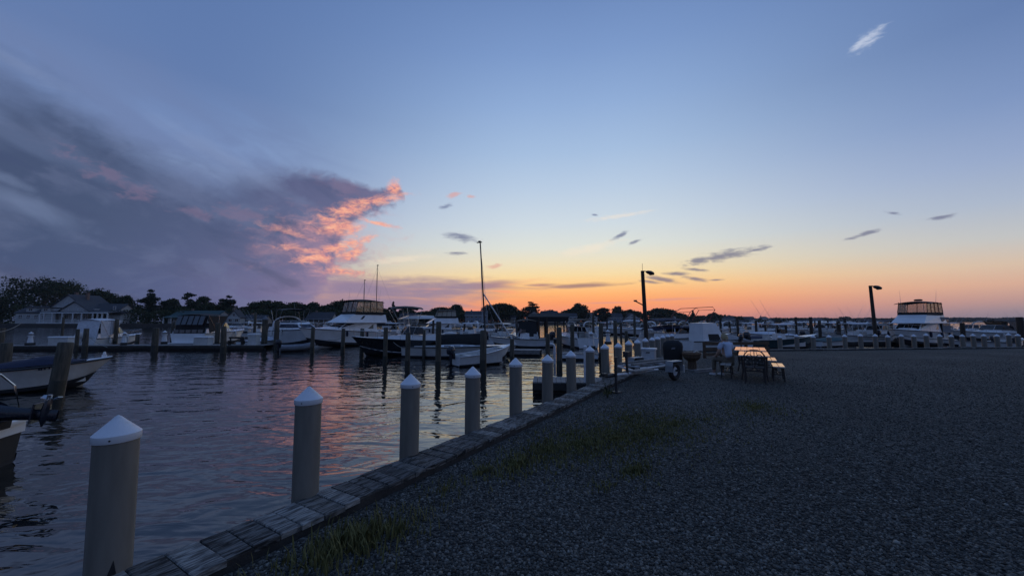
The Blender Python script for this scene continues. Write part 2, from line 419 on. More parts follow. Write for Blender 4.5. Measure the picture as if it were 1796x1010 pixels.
# ------------------------------------------------------------------ water
def water_material():
    m = bpy.data.materials.new('harbour_water'); m.use_nodes = True; nt = m.node_tree; b = nt.nodes['Principled BSDF']
    b.inputs['Base Color'].default_value = (.010, .012, .012, 1); b.inputs['Roughness'].default_value = .03; b.inputs['IOR'].default_value = 1.7
    tcx = nt.nodes.new('ShaderNodeTexCoord')
    def nz(scale, st, det, rot=0.0, dist=0.0):
        mp = nt.nodes.new('ShaderNodeMapping'); mp.inputs['Scale'].default_value = st; mp.inputs['Rotation'].default_value = (0, 0, rot)
        nt.links.new(tcx.outputs['Object'], mp.inputs[0])
        n = nt.nodes.new('ShaderNodeTexNoise'); n.inputs['Scale'].default_value = scale; n.inputs['Detail'].default_value = det; n.inputs['Distortion'].default_value = dist
        n.inputs['Roughness'].default_value = .5
        nt.links.new(mp.outputs[0], n.inputs[0]); return n.outputs[0]
    def mm(op, a, bb):
        n = nt.nodes.new('ShaderNodeMath'); n.operation = op
        for i, x in enumerate((a, bb)):
            if isinstance(x, (int, float)): n.inputs[i].default_value = x
            else: nt.links.new(x, n.inputs[i])
        return n.outputs[0]
    h = mm('ADD', mm('MULTIPLY', nz(1.1, (.55, 1.0, 1), 2.0, .12, .6), .09), mm('MULTIPLY', nz(3.2, (.5, 1.0, 1), 2.0, -.15, .8), .019))
    h = mm('ADD', h, mm('MULTIPLY', nz(9.0, (.6, 1.0, 1), 1.0, .2, .4), .0028))
    calm = nz(.12, (1, 1, 1), 2.0, .3, 0)
    mr = nt.nodes.new('ShaderNodeMapRange'); mr.inputs[1].default_value = .35; mr.inputs[2].default_value = .65; mr.inputs[3].default_value = .55; mr.inputs[4].default_value = 1.0
    nt.links.new(calm, mr.inputs[0])
    bp = nt.nodes.new('ShaderNodeBump'); bp.inputs['Distance'].default_value = 1.0
    nt.links.new(mr.outputs[0], bp.inputs['Strength'])
    nt.links.new(h, bp.inputs['Height']); nt.links.new(bp.outputs[0], b.inputs['Normal'])
    return m
w = MB(); w.add([(-2300, -400, WATER_Z), (2300, -400, WATER_Z), (2300, 1600, WATER_Z), (-2300, 1600, WATER_Z)], [(0, 1, 2, 3)])
tag(w.build('water', water_material()), 'dark rippled harbour water reflecting the sunset sky', kind='structure')

# ------------------------------------------------------------------ bulkhead lines
DIR = Vector((.678, 1.103, 0)).normalized()
RT = Vector((DIR.y, -DIR.x, 0))
P_FIRST = Vector((-2.635, 2.65, 0))
STEP = 1.302
def cap_pt(d, off, z): return P_FIRST + DIR * d + RT * off + Vector((0, 0, z))
FDIR = Vector((1, .136, 0)).normalized()                # far bulkhead runs to the right
def far_y(X): return 21.0 + .136 * X
dd = (far_y(0) - P_FIRST.y + .136 * P_FIRST.x) / (DIR.y - .136 * DIR.x)
CORNER = P_FIRST + DIR * dd

# ------------------------------------------------------------------ gravel ground: one sheet of land bounded by the bulkheads
def gravel_material():
    m = bpy.data.materials.new('gravel_ground'); m.use_nodes = True; nt = m.node_tree; b = nt.nodes['Principled BSDF']
    b.inputs['Roughness'].default_value = .9; b.inputs['Specular IOR Level'].default_value = .25
    tcx = nt.nodes.new('ShaderNodeTexCoord')
    vo = nt.nodes.new('ShaderNodeTexVoronoi'); vo.inputs['Scale'].default_value = 42; vo.inputs['Randomness'].default_value = 1
    nt.links.new(tcx.outputs['Object'], vo.inputs['Vector'])
    vf = nt.nodes.new('ShaderNodeTexVoronoi'); vf.inputs['Scale'].default_value = 24; nt.links.new(tcx.outputs['Object'], vf.inputs['Vector'])
    rp = nt.nodes.new('ShaderNodeValToRGB'); e = rp.color_ramp.elements
    e[0].position, e[0].color = 0.0, (.034, .032, .029, 1); e[1].position, e[1].color = .8, (.125, .118, .104, 1)
    x = e.new(.96); x.color = (.24, .235, .21, 1)
    sp = nt.nodes.new('ShaderNodeSeparateColor'); nt.links.new(vo.outputs['Color'], sp.inputs[0]); nt.links.new(sp.outputs[0], rp.inputs[0])
    nz = nt.nodes.new('ShaderNodeTexNoise'); nz.inputs['Scale'].default_value = .35; nz.inputs['Detail'].default_value = 5; nt.links.new(tcx.outputs['Object'], nz.inputs[0])
    r2 = nt.nodes.new('ShaderNodeValToRGB'); r2.color_ramp.elements[0].position = .3; r2.color_ramp.elements[0].color = (.62, .62, .62, 1); r2.color_ramp.elements[1].position = .7
    nt.links.new(nz.outputs[0], r2.inputs[0])
    mx = nt.nodes.new('ShaderNodeMix'); mx.data_type = 'RGBA'; mx.blend_type = 'MULTIPLY'; mx.inputs[0].default_value = 1
    nt.links.new(rp.outputs[0], mx.inputs[6]); nt.links.new(r2.outputs[0], mx.inputs[7]); nt.links.new(mx.outputs[2], b.inputs['Base Color'])
    mh = nt.nodes.new('ShaderNodeMath'); mh.operation = 'ADD'; nt.links.new(vo.outputs['Distance'], mh.inputs[0])
    sc = nt.nodes.new('ShaderNodeMath'); sc.operation = 'MULTIPLY'; sc.inputs[1].default_value = .6; nt.links.new(vf.outputs['Distance'], sc.inputs[0]); nt.links.new(sc.outputs[0], mh.inputs[1])
    bp = nt.nodes.new('ShaderNodeBump'); bp.inputs['Strength'].default_value = 1.0; bp.inputs['Distance'].default_value = .022; bp.invert = True
    nt.links.new(mh.outputs[0], bp.inputs['Height']); nt.links.new(bp.outputs[0], b.inputs['Normal'])
    return m
g = MB()
A = cap_pt(-9, .47, 0); B = CORNER + RT * .42 ; C = Vector((75, far_y(75) - .1, 0)); 
base = [A, B, C, Vector((75, -12, 0)), Vector((A.x, -12, 0))]
low = [Vector((p.x, p.y, -2.0)) for p in base]
g.add(base + low, [(4, 3, 2, 1, 0)] + [(i, (i + 1) % 5, (i + 1) % 5 + 5, i + 5) for i in range(5)])
tag(g.build('gravel_ground', gravel_material()), 'dark gravel lot beside the harbour', kind='structure')

# loose stones lying on the lot, the size and number thinning out with distance
def stones():
    ico_v = []; t = (1 + 5 ** .5) / 2
    for a, b_ in ((-1, t), (1, t), (-1, -t), (1, -t)): ico_v.append((a, b_, 0))
    for a, b_ in ((-1, t), (1, t), (-1, -t), (1, -t)): ico_v.append((0, a, b_))
    for a, b_ in ((-1, t), (1, t), (-1, -t), (1, -t)): ico_v.append((b_, 0, a))
    ico_v = np.array(ico_v, float) / math.sqrt(1 + t * t)
    bm = bmesh.new()
    for p in ico_v: bm.verts.new(p)
    bmesh.ops.convex_hull(bm, input=bm.verts); bm.verts.index_update()
    fc = np.array([[v.index for v in f.verts] for f in bm.faces]); vv = np.array([v.co[:] for v in bm.verts]); bm.free()
    # candidate points
    n = 230000
    y = 2.2 + 16.0 * RNG.random(n) ** 1.7
    x = (RNG.random(n) * 2.3 - .85) * y
    a0 = P_FIRST; side = (x - a0.x) * RT.x + (y - a0.y) * RT.y
    keep = (side > .50) & (x < 1.5 * y + 1.2)
    # even out density: proportional to 1/(x-range) ...
    dens = np.clip(1.25 - y / 18.0, .15, 1.0)
    keep &= RNG.random(n) < dens
    x, y = x[keep], y[keep]; n = len(x)
    sz = .0055 + .0095 * RNG.random(n) ** 1.8 + .007 * (RNG.random(n) > .985)
    ang = RNG.random(n) * 2 * math.pi
    sc = np.stack([sz * (1.0 + .5 * RNG.random(n)), sz * (.8 + .3 * RNG.random(n)), sz * (.5 + .35 * RNG.random(n))], 1)
    P = vv[None] * (1 + .8 * (RNG.random((n, len(vv), 1)) - .5)) * sc[:, None, :]
    tl = (RNG.random(n) - .5) * .9
    ct, st = np.cos(tl)[:, None], np.sin(tl)[:, None]
    P = np.stack([P[..., 0] * ct - P[..., 2] * st, P[..., 1], P[..., 0] * st + P[..., 2] * ct], 2)
    c_, s_ = np.cos(ang)[:, None], np.sin(ang)[:, None]
    P = np.stack([P[..., 0] * c_ - P[..., 1] * s_ + x[:, None], P[..., 0] * s_ + P[..., 1] * c_ + y[:, None], P[..., 2] + (sc[:, 2] * .35)[:, None]], 2)
    nv = len(vv); verts = P.reshape(-1, 3)
    faces = (fc[None] + (np.arange(n) * nv)[:, None, None]).reshape(-1, 3)
    me = bpy.data.meshes.new('gravel_stones')
    me.vertices.add(len(verts)); me.vertices.foreach_set('co', verts.astype(np.float32).ravel())
    me.loops.add(faces.size); me.loops.foreach_set('vertex_index', faces.astype(np.int32).ravel())
    me.polygons.add(len(faces)); me.polygons.foreach_set('loop_start', (np.arange(len(faces)) * 3).astype(np.int32))
    me.update(); me.validate()
    tone = .033 + .15 * RNG.random(n) ** 2.0 + .16 * (RNG.random(n) > .99)
    at_ = me.attributes.new('tone', 'FLOAT', 'POINT'); at_.data.foreach_set('value', np.repeat(tone, nv).astype(np.float32))
    m = mat('gravel_stone', (.1, .1, .1), .8, spec=.3)
    nt = m.node_tree; b = nt.nodes['Principled BSDF']
    an = nt.nodes.new('ShaderNodeAttribute'); an.attribute_name = 'tone'
    cc = nt.nodes.new('ShaderNodeCombineColor')
    for i, k in enumerate((1.06, 1.0, .86)):
        q = nt.nodes.new('ShaderNodeMath'); q.operation = 'MULTIPLY'; q.inputs[1].default_value = k
        nt.links.new(an.outputs['Fac'], q.inputs[0]); nt.links.new(q.outputs[0], cc.inputs[i])
    nt.links.new(cc.outputs[0], b.inputs['Base Color'])
    me.materials.append(m)
    o = bpy.data.objects.new('gravel', me); COL.objects.link(o)
    tag(o, 'loose grey gravel stones scattered over the lot', kind='stuff')
    print('stones', n)
stones()

# ------------------------------------------------------------------ weeds growing in the gravel
def weeds():
    spots = [(590, 962, .34, 420, .13), (640, 950, .30, 330, .12), (700, 935, .28, 130, .10), (560, 985, .2, 60, .08), (850, 828, .30, 120, .08), (910, 815, .35, 420, .08), (960, 790, .6, 900, .055),
             (1020, 780, .7, 1200, .05), (1080, 770, .8, 1500, .05), (1140, 760, .9, 1400, .045), (1180, 745, .9, 900, .045), (1115, 826, .22, 330, .06), (1060, 856, .2, 60, .05), (1325, 715, .7, 700, .05),
             (1100, 735, .9, 800, .04), (780, 862, .3, 80, .07), (1000, 762, .7, 260, .045), (1240, 735, .9, 160, .04), (1065, 690, .25, 90, .10)]
    V = []; Fc = []; tone = []
    for px, py, rad, n, h in spots:
        c = gnd(px, py)
        for k in range(int(n * 1.25)):
            a = random.random() * 6.283; r_ = rad * abs(random.gauss(0, .55)) * 1.3
            u_ = math.cos(a) * r_; w_ = math.sin(a) * r_ * .8
            x, y = c.x + DIR.x * u_ * 1.35 + RT.x * w_, c.y + DIR.y * u_ * 1.35 + RT.y * w_
            if (x - P_FIRST.x) * RT.x + (y - P_FIRST.y) * RT.y < .52: continue
            b_ = random.random() * 6.283; hh = h * random.uniform(.35, 1.15); ln = hh * random.uniform(.15, .7); wd = random.uniform(.0025, .0055) * (1 + c.y / 9)
            dx, dy = math.cos(b_), math.sin(b_); o = len(V)
            V += [(x - dy * wd, y + dx * wd, 0), (x + dy * wd, y - dx * wd, 0),
                  (x + dx * ln * .35 + dy * wd * .8, y + dy * ln * .35 - dx * wd * .8, hh * .6), (x + dx * ln * .35 - dy * wd * .8, y + dy * ln * .35 + dx * wd * .8, hh * .6),
                  (x + dx * ln, y + dy * ln, hh)]
            Fc += [(o, o + 1, o + 2, o + 3), (o + 3, o + 2, o + 4)]
    m = MB(); m.v = V; m.f = Fc
    o = m.build('weeds', mat('weed_leaves', (.20, .17, .06), .75, c2=(.10, .10, .035), scale=9, spec=.2))
    tag(o, 'low yellowish weeds and grass tufts growing through the gravel', kind='stuff')
weeds()

# ------------------------------------------------------------------ timber bulkhead with plank cap along the near quay
CAP_W = .45
wood = []
for i, (c1, c2) in enumerate([((.22, .21, .19), (.035, .033, .03)), ((.15, .143, .13), (.022, .021, .02)), ((.36, .345, .31), (.09, .085, .08)), ((.18, .172, .158), (.018, .017, .016))]):
    m = mat('weathered_plank', c1, .85, c2=c2, scale=3.2, stretch=(1.2, 9, 3), bump=.9, bscale=5, spec=.3, detail=9, lo=.42, hi=.6)
    nt = m.node_tree
    mp = [n for n in nt.nodes if n.type == 'MAPPING'][0]
    oi = nt.nodes.new('ShaderNodeObjectInfo'); vm = nt.nodes.new('ShaderNodeVectorMath'); vm.operation = 'SCALE'; vm.inputs[0].default_value = (7, 13, 5)
    nt.links.new(oi.outputs['Random'], vm.inputs['Scale']); nt.links.new(vm.outputs[0], mp.inputs['Location'])
    for n in nt.nodes:
        if n.type == 'TEX_NOISE': n.inputs['Distortion'].default_value = 1.4
    wood.append(m)

def bulkhead(name, label, start, direc, right, length, capw, z, near):
    root = thing(name, label, 'bulkhead', (start.x, start.y, 0), math.atan2(direc.y, direc.x))
    # local x along the wall, local y = towards the water (left of direction)
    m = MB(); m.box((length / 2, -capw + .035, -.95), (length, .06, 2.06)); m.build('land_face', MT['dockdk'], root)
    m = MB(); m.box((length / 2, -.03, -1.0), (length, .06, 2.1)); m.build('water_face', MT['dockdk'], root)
    d = 0.0; first = None
    while d < length:
        wd = random.uniform(.15, .21) if near else random.uniform(.9, 1.5)
        m = MB(); jl = random.uniform(-.012, .012)
        m.box((0, 0, 0), (wd - random.uniform(.003, .010), capw + random.uniform(-.02, .02), .045), 0, .006, .0025 if near else 0)
        o = m.build('plank', random.choice(wood), root)
        o.location = (d + wd / 2, -capw / 2 + jl, z - .0225 + random.uniform(-.004, .004)); o.rotation_euler = (random.uniform(-.006, .006), random.uniform(-.008, .008), random.uniform(-.012, .012))
        d += wd
    return root
bulkhead('timber_bulkhead', 'weathered timber bulkhead capped with short grey planks running along the gravel edge', cap_pt(-2.3, 0, 0), DIR, RT, dd + 2.3, CAP_W, CAP_Z, True)
b2s = CORNER + FDIR * .0
bulkhead('timber_bulkhead', 'low dark timber bulkhead along the far edge of the gravel lot', b2s, FDIR, Vector((FDIR.y, -FDIR.x, 0)), 66.0, .40, .085, False)

# ------------------------------------------------------------------ capped posts
sleeve = mat('taupe_vinyl_sleeve', (.225, .205, .17), .5, c2=(.15, .135, .11), scale=5.5, stretch=(1.4, 1.4, .22), bump=.15, bscale=6, lo=.3, hi=.7)
capm = mat('white_vinyl_cap', (.70, .72, .75), .45, c2=(.46, .46, .44), scale=6, bump=.15, bscale=14, lo=.28, hi=.5)
def make_post(d=.235, top=1.06, n=28):
    root = thing('capped_post', 'post', 'mooring post', (0, 0, 0))
    r_ = d / 2
    m = MB(); m.lathe([(r_ * .99, -1.9), (r_, .0), (r_ * 1.004, .3), (r_, .6), (r_ * .998, top - .16)], n); m.build('sleeve', sleeve, root, True)
    m = MB(); rc = r_ + .009
    m.lathe([(rc * .98, top - .165), (rc, top - .162), (rc * 1.0, top - .118), (rc * .95, top - .112), (rc * .62, top - .070), (rc * .30, top - .030), (rc * .15, top - .010), (rc * .07, top - .003), (.004, top)], n); c = m.build('cap', capm, root, True)
    m = MB(); m.lathe([(.006, 0), (.006, .004), (.004, .006)], 8); s_ = m.build('screw', MT['lampmetal'], c); s_.rotation_euler = (R(90), 0, R(15)); s_.location = (rc * math.sin(R(15)) , -rc * math.cos(R(15)) + .001, top - .142)
    return root
proto_post = make_post()
ords = ['nearest', 'second', 'third', 'fourth', 'fifth', 'sixth', 'seventh', 'eighth', 'ninth', 'tenth', 'eleventh', 'twelfth', 'thirteenth', 'fourteenth', 'fifteenth', 'sixteenth', 'seventeenth', 'eighteenth']
for k in range(18):
    o = proto_post if k == 0 else dup(proto_post)
    p = cap_pt(k * STEP + (.03, .07)[k] if k < 2 else k * STEP + .10, -.088, 0)
    o.location = (p.x, p.y, random.uniform(-.02, .02) + (.03 if k < 3 else 0)); o.rotation_euler = (random.uniform(-.018, .018), random.uniform(-.018, .018), random.uniform(-.6, .6))
    o['group'] = 'white capped posts along the near quay'
    if k == 0:
        o.rotation_euler = (0, R(-1.0), .25)
        o['label'] = 'nearest taupe capped post, largest in view, with a torn sleeve bottom'
    else:
        o['label'] = f'{ords[k]} taupe post with white pointed cap, counted from the nearest along the plank edge'
m = MB(); m.slab([(-.022, -.121, .06), (.022, -.121, .06), (.006, -.119, .15)], .004); t_ = m.build('torn_notch', MT['black'], proto_post); t_.rotation_euler = (0, 0, R(38))
far_px = [1372, 1402, 1431, 1459, 1487, 1515, 1541, 1563, 1587, 1609, 1631, 1655, 1675, 1695, 1714, 1733, 1756, 1777, 1793]
proto_far = make_post(.245, .93, 12)
hints = ['first', 'second', 'third', 'fourth', 'fifth', 'sixth']
for i, px in enumerate(far_px):
    o = proto_far if i == 0 else dup(proto_far)
    u = (px - CX) / F
    # intersection of the view ray with the far bulkhead line
    dy = ray(px, 600); tt = 21.2 / (dy.y - .136 * dy.x)
    o.location = (dy.x * tt, dy.y * tt + .2, random.uniform(-.05, .04)); o.rotation_euler = (0, 0, random.random())
    o['group'] = 'white capped posts along the far bulkhead'
    if px < 1525: o['label'] = f'{hints[i]} capped post from the left on the far bulkhead, left of the lamp pole'
    elif px < 1665: o['label'] = f'{hints[i - 6]} far capped post right of the right lamp pole, below the flybridge yacht' 
    else: o['label'] = f'{["first", "second", "third", "fourth", "fifth", "sixth", "seventh"][i - 12]} far capped post right of the flybridge yacht stern'

# ------------------------------------------------------------------ far shore
LAND_Z = .55
SHORE = [(-900, 165), (-300, 158), (-50, 155), (200, 152), (420, 165), (620, 200), (760, 230), (870, 260), (1000, 290), (1130, 330), (1280, 430), (1400, 560), (1560, 800), (1800, 1050), (2150, 1150)]
def shore_D(px):
    for (a, b), (c, d) in zip(SHORE, SHORE[1:]):
        if a <= px <= c: return b + (d - b) * (px - a) / (c - a)
    return SHORE[0][1] if px < SHORE[0][0] else SHORE[-1][1]
fr = []
for px, D in SHORE: fr.append(((px - CX) / F * D, D))
g = MB(); rows = [[(x, y, -2.0) for x, y in fr], [(x, y, LAND_Z - .15) for x, y in fr], [(x * 1.04, y + 5, LAND_Z) for x, y in fr], [(x * 1.1, 1560, LAND_Z) for x, y in fr]]
g.grid(rows)
tag(g.build('far_shore', MT['lawn']), 'low far shore across the harbour', kind='structure')
g = MB()
sl = [Vector((x, y - .3, 0)) for (x, y) in fr[:9]]
for p, q in zip(sl, sl[1:]):
    for zz, th in ((.15, .0), (-.35, .08)):
        d = (q - p).normalized(); nrm = Vector((d.y, -d.x, 0))
        a, b = p + nrm * (th), q + nrm * (th)
        g.slab([(a.x, a.y, zz - .55), (b.x, b.y, zz - .55), (b.x, b.y, zz + .62), (a.x, a.y, zz + .62)], .3)
sw = g.build('seawall', MT['seawall']); tag(sw, 'dark timber seawall along the far shore lawn', 'seawall')

# ------------------------------------------------------------------ trees
def tree(px, top, wpx, kind, label, off=8.0, base_y=None, group=None, name=None):
    D = shore_D(px) + off
    p = at(px, top, D); H = p.z - LAND_Z; W = wpx * D / F
    root = thing(name or {'round': 'broadleaf_tree', 'pine': 'pine_tree', 'cone': 'conifer_tree'}[kind], label, 'tree', (p.x, D, LAND_Z), random.random() * 6, group)
    rnd = random.Random(int(px * 7 + top))
    m = MB(); tr = max(.12, W * .03)
    m.tube([(0, 0, -.3), (.1 * rnd.uniform(-1, 1), 0, H * .3), (.2 * rnd.uniform(-1, 1), .1, H * .75)], tr, 7, tr * .4)
    lobes = []
    if kind == 'round':
        nl = max(7, int(6 + W * 1.0))
        for i in range(nl):
            a = rnd.random() * 6.283; e = rnd.random()
            zz = H * (.34 + .50 * e); lim = math.sqrt(max(0.05, 1 - ((zz / H - .50) / .52) ** 2))
            rr = W / 2 * lim * math.sqrt(rnd.random()) * .82
            lobes.append((math.cos(a) * rr, math.sin(a) * rr, zz, W * rnd.uniform(.13, .22), H * rnd.uniform(.10, .16)))
        lobes.append((0, 0, H * .86, W * .2, H * .13)); lobes.append((-W * .3, 0, H * .5, W * .18, H * .16)); lobes.append((W * .3, 0, H * .52, W * .18, H * .16))
        lobes.append((0, 0, H * .55, W * .36, H * .30)); lobes.append((0, 0, H * .25, W * .34, H * .2))
    elif kind == 'pine':
        nl = max(8, int(7 + W * .9))
        for i in range(nl):
            zz = H * rnd.uniform(.35, .93); a = rnd.random() * 6.283; rr = W / 2 * rnd.uniform(.2, .85) * (1.15 - .55 * zz / H)
            lobes.append((math.cos(a) * rr, math.sin(a) * rr, zz, W * rnd.uniform(.14, .24), H * rnd.uniform(.035, .07)))
        lobes.append((0, 0, H * .95, W * .13, H * .05)); lobes.append((0, 0, H * .40, W * .24, H * .38))
    else:
        for i in range(12):
            t = i / 11; rr = W / 2 * (1 - t) * .6
            for q in range(2):
                a = rnd.random() * 6.283
                lobes.append((math.cos(a) * rr, math.sin(a) * rr, H * (.15 + .82 * t), W * (.24 * (1 - t) + .05), H * .06))
    for L_ in lobes[:6]:
        m.tube([(0, 0, H * .3), (L_[0] * .5, L_[1] * .5, (H * .3 + L_[2]) / 2 + .3), (L_[0], L_[1], L_[2])], tr * .45, 5, tr * .12)
    m.build('trunk', MT['bark'], root)
    px_m = D / 385.0; c = MB()
    area = sum(l[3] * l[4] for l in lobes)
    n_tot = min(9000, int(1.9 * 3.14 * area / (px_m * px_m) * 2.3) + 200)
    for lx, ly, lz, rw, rh in lobes:
        n = int(n_tot * rw * rh / area)
        for k in range(n):
            v = Vector((rnd.gauss(0, 1), rnd.gauss(0, 1), rnd.gauss(0, 1))).normalized(); q = rnd.random() ** .38 * (1.0 + (.25 * rnd.random() if rnd.random() < .25 else 0))
            x, y, z = lx + v.x * rw * q, ly + v.y * rw * q, lz + v.z * rh * q
            s = px_m * rnd.uniform(.8, 1.9) * (1.5 if q < .6 else 1.0)
            a = Vector((rnd.gauss(0, 1), rnd.gauss(0, 1), rnd.gauss(0, .7))).normalized(); b = a.orthogonal().normalized(); b.rotate(Matrix.Rotation(rnd.random() * 3.14, 3, a)); e = a.cross(b)
            P = Vector((x, y, z)); c.add([P - b * s * .6, P + e * s * .35, P + b * s * .6, P - e * s * .35], [(0, 1, 2, 3)])
    c.build('crown', MT['leafb' if kind != 'round' else 'leafa'], root)
    return root
TREES = [
 (0, 518, 30, 'round', 'dark tree cut by the left edge of the view beyond the dock', 20),
 (82, 484, 116, 'round', 'huge round broadleaf tree towering behind the large house, largest on the shore', 55),
 (176, 505, 66, 'round', 'second largest round tree, just right of the large house', 45),
 (222, 517, 46, 'round', 'low dark tree between the large house and the tall layered pine', 30),
 (265, 507, 36, 'pine', 'tall layered pine rising left of the green roofed house', 25),
 (303, 523, 44, 'round', 'bushy tree behind the left end of the green roofed house', 30),
 (331, 513, 26, 'pine', 'thin ragged pine poking up behind the green roofed house', 40),
 (358, 519, 50, 'round', 'wide bushy tree over the right half of the green roofed house', 35),
 (386, 533, 38, 'round', 'low tree between the bushy tree and the open branched pine', 35),
 (402, 518, 40, 'pine', 'open branched pine standing above the pale gabled cottage', 25),
 (433, 537, 46, 'round', 'low rounded tree right of the pale gabled cottage', 35),
 (468, 526, 66, 'round', 'broad domed tree left of the arched sport cruiser', 35),
 (519, 529, 62, 'round', 'broad tree directly behind the arched sport cruiser', 30),
 (550, 529, 44, 'round', 'rounded tree behind the bow of the flybridge cruiser', 35),
 (578, 533, 34, 'round', 'narrow gap tree just left of the flybridge canvas', 45),
 (601, 525, 40, 'round', 'tree rising behind the left corner of the canvas flybridge', 30),
 (640, 537, 50, 'round', 'tree hidden behind the canvas flybridge beside the masts', 30),
 (690, 530, 22, 'cone', 'pointed conifer right of the two bare masts', 12),
 (674, 541, 34, 'round', 'small tree at the foot of the taller bare mast', 20),
 (714, 541, 48, 'round', 'low rounded tree right of the pointed conifer', 20),
 (742, 546, 46, 'round', 'low tree left of the beige canvas cruiser', 30),
 (772, 538, 48, 'round', 'tree right above the beige canvas cruiser', 26),
 (800, 533, 36, 'round', 'taller tree right of the beige canvas cruiser', 30),
 (832, 546, 40, 'round', 'low tree behind the blue grey house', 30),
 (876, 532, 66, 'round', 'large round tree crossed by the slanting stay of the tall mast', 10),
 (906, 543, 34, 'round', 'low tree between the slanting stay and the peaked tree', 24),
 (930, 529, 42, 'pine', 'peaked tree standing against the orange sky left of the houses', 14),
 (966, 543, 36, 'round', 'low tree behind the grey houses near the sunset', 45),
 (990, 544, 30, 'round', 'small tree just left of the sunset silhouette tree', 45),
 (1013, 531, 38, 'round', 'round silhouette tree with gaps standing at the sunset glow', 10),
 (1057, 540, 38, 'pine', 'spiky low tree midway between the silhouette tree and lamp pole', 10),
 (1083, 536, 30, 'round', 'small round tree left of the leaning lamp pole', 16),
 (1106, 542, 34, 'round', 'low round tree touching the left side of the lamp pole', 16),
 (1158, 540, 50, 'round', 'wide tree right of the lamp pole above dark covers', 14),
 (1186, 548, 32, 'round', 'low tree behind the white gabled cottage', 30),
 (1215, 546, 20, 'cone', 'small pointed tree seen through the folded bimini frame', 10),
 (1252, 548, 24, 'round', 'small round tree right of the folded bimini frame', 10),
 (1483, 555, 17, 'round', 'lone small round tree standing out of the low right shoreline', 20),
]
for px, tp, wd, kd, lb, off in TREES: tree(px, tp, wd, kd, lb, off, group='trees along the far shore')

# woods that read as one mass
def woods(name, label, spans, m):
    c = MB(); rnd = random.Random(len(label))
    for x0, x1, top, var, off, dens in spans:
        n = int((x1 - x0) * dens)
        ph = rnd.random() * 9
        for k in range(n):
            px = rnd.uniform(x0, x1); D = shore_D(px) + off + rnd.uniform(0, 14)
            tp = top + var * (.5 + .5 * math.sin(px * .11 + ph) * math.sin(px * .037 + 1.3 * ph)) + rnd.uniform(-1, 1) * var * .25
            pz = at(px, tp, D).z; z = LAND_Z + (pz - LAND_Z) * rnd.random() ** .7
            s = D / 385 * rnd.uniform(.9, 2.2); x = (px - CX) / F * D
            a = Vector((rnd.gauss(0, 1), rnd.gauss(0, 1), rnd.gauss(0, .7))).normalized(); b = a.orthogonal().normalized(); b.rotate(Matrix.Rotation(rnd.random() * 3.14, 3, a)); e = a.cross(b)
            P = Vector((x, D, z)); c.add([P - b * s * .6, P + e * s * .4, P + b * s * .6, P - e * s * .4], [(0, 1, 2, 3)])
    tag(c.build(name, m), label, kind='stuff')
woods('far_woods', 'dark low woods and shrubs filling the shore between the tree crowns', [(-80, 60, 535, 6, 20, 22), (120, 460, 541, 8, 12, 26), (440, 660, 540, 6, 12, 36), (660, 860, 546, 5, 14, 30), (850, 1130, 548, 4, 14, 28), (1130, 1300, 553, 3, 10, 24)], MT['leafa'])
woods('distant_treeline', 'even low line of distant trees along the right shoreline', [(1270, 1420, 557.5, 2.0, 10, 16), (1400, 1600, 557.5, 1.6, 10, 16), (1580, 2000, 557, 1.3, 10, 15), (1300, 2000, 560, 2, 0, 12)], MT['leafc'])

# ------------------------------------------------------------------ houses across the water
def gable(m_roof, m_wall, x0, x1, y0, y1, ze, zr, axis='x', ov=.5, th=.25):
    """roof with its ridge along axis; gable end triangles go in the wall mesh"""
    if axis == 'x':
        ym = (y0 + y1) / 2
        m_roof.slab([(x0 - ov, y0 - ov, ze - ov * .3), (x1 + ov, y0 - ov, ze - ov * .3), (x1 + ov, ym, zr), (x0 - ov, ym, zr)], th)
        m_roof.slab([(x1 + ov, y1 + ov, ze - ov * .3), (x0 - ov, y1 + ov, ze - ov * .3), (x0 - ov, ym, zr), (x1 + ov, ym, zr)], th)
        for x in (x0 + .02, x1 - .02): m_wall.add([(x, y0, ze), (x, y1, ze), (x, ym, zr - .3)], [(0, 1, 2)])
    else:
        xm = (x0 + x1) / 2
        m_roof.slab([(x0 - ov, y1 + ov, ze - ov * .3), (x0 - ov, y0 - ov, ze - ov * .3), (xm, y0 - ov, zr), (xm, y1 + ov, zr)], th)
        m_roof.slab([(x1 + ov, y0 - ov, ze - ov * .3), (x1 + ov, y1 + ov, ze - ov * .3), (xm, y1 + ov, zr), (xm, y0 - ov, zr)], th)
        for y in (y0 + .02, y1 - .02): m_wall.add([(x0, y, ze), (x1, y, ze), (xm, y, zr - .3)], [(0, 1, 2)])
def window(root, x, z, w, h, y, panes=2):
    m = MB(); t = .12
    m.box((x, y - .05, z + h / 2), (w + 2 * t, .1, t)); m.box((x, y - .05, z - h / 2), (w + 2 * t, .1, t))
    m.box((x - w / 2 - t / 2, y - .05, z), (t, .1, h - t)); m.box((x + w / 2 + t / 2, y - .05, z), (t, .1, h - t))
    if panes > 1: m.box((x, y - .04, z), (.08, .08, h - t))
    f = m.build('window', MT['trim'], root)
    m = MB(); m.box((x, y - .02, z), (w - .02, .04, h - t)); m.build('pane', MT['glass'], f)
def house_frame(px0, px1, off):
    D = shore_D((px0 + px1) / 2) + off; k = D / F; cx = (px0 + px1) / 2
    p = at(cx, 570, D)
    return D, k, (p.x, D, LAND_Z), (lambda px: (px - cx) * k), (lambda py: at(cx, py, D).z - LAND_Z)
D_, k_, loc, X_, Z_ = house_frame(12, 202, 9)
hs = thing('large_house', 'large grey gabled house with porch columns and dormers below the huge round tree', 'house', loc, 0)
wl, rf, tr_ = MB(), MB(), MB()
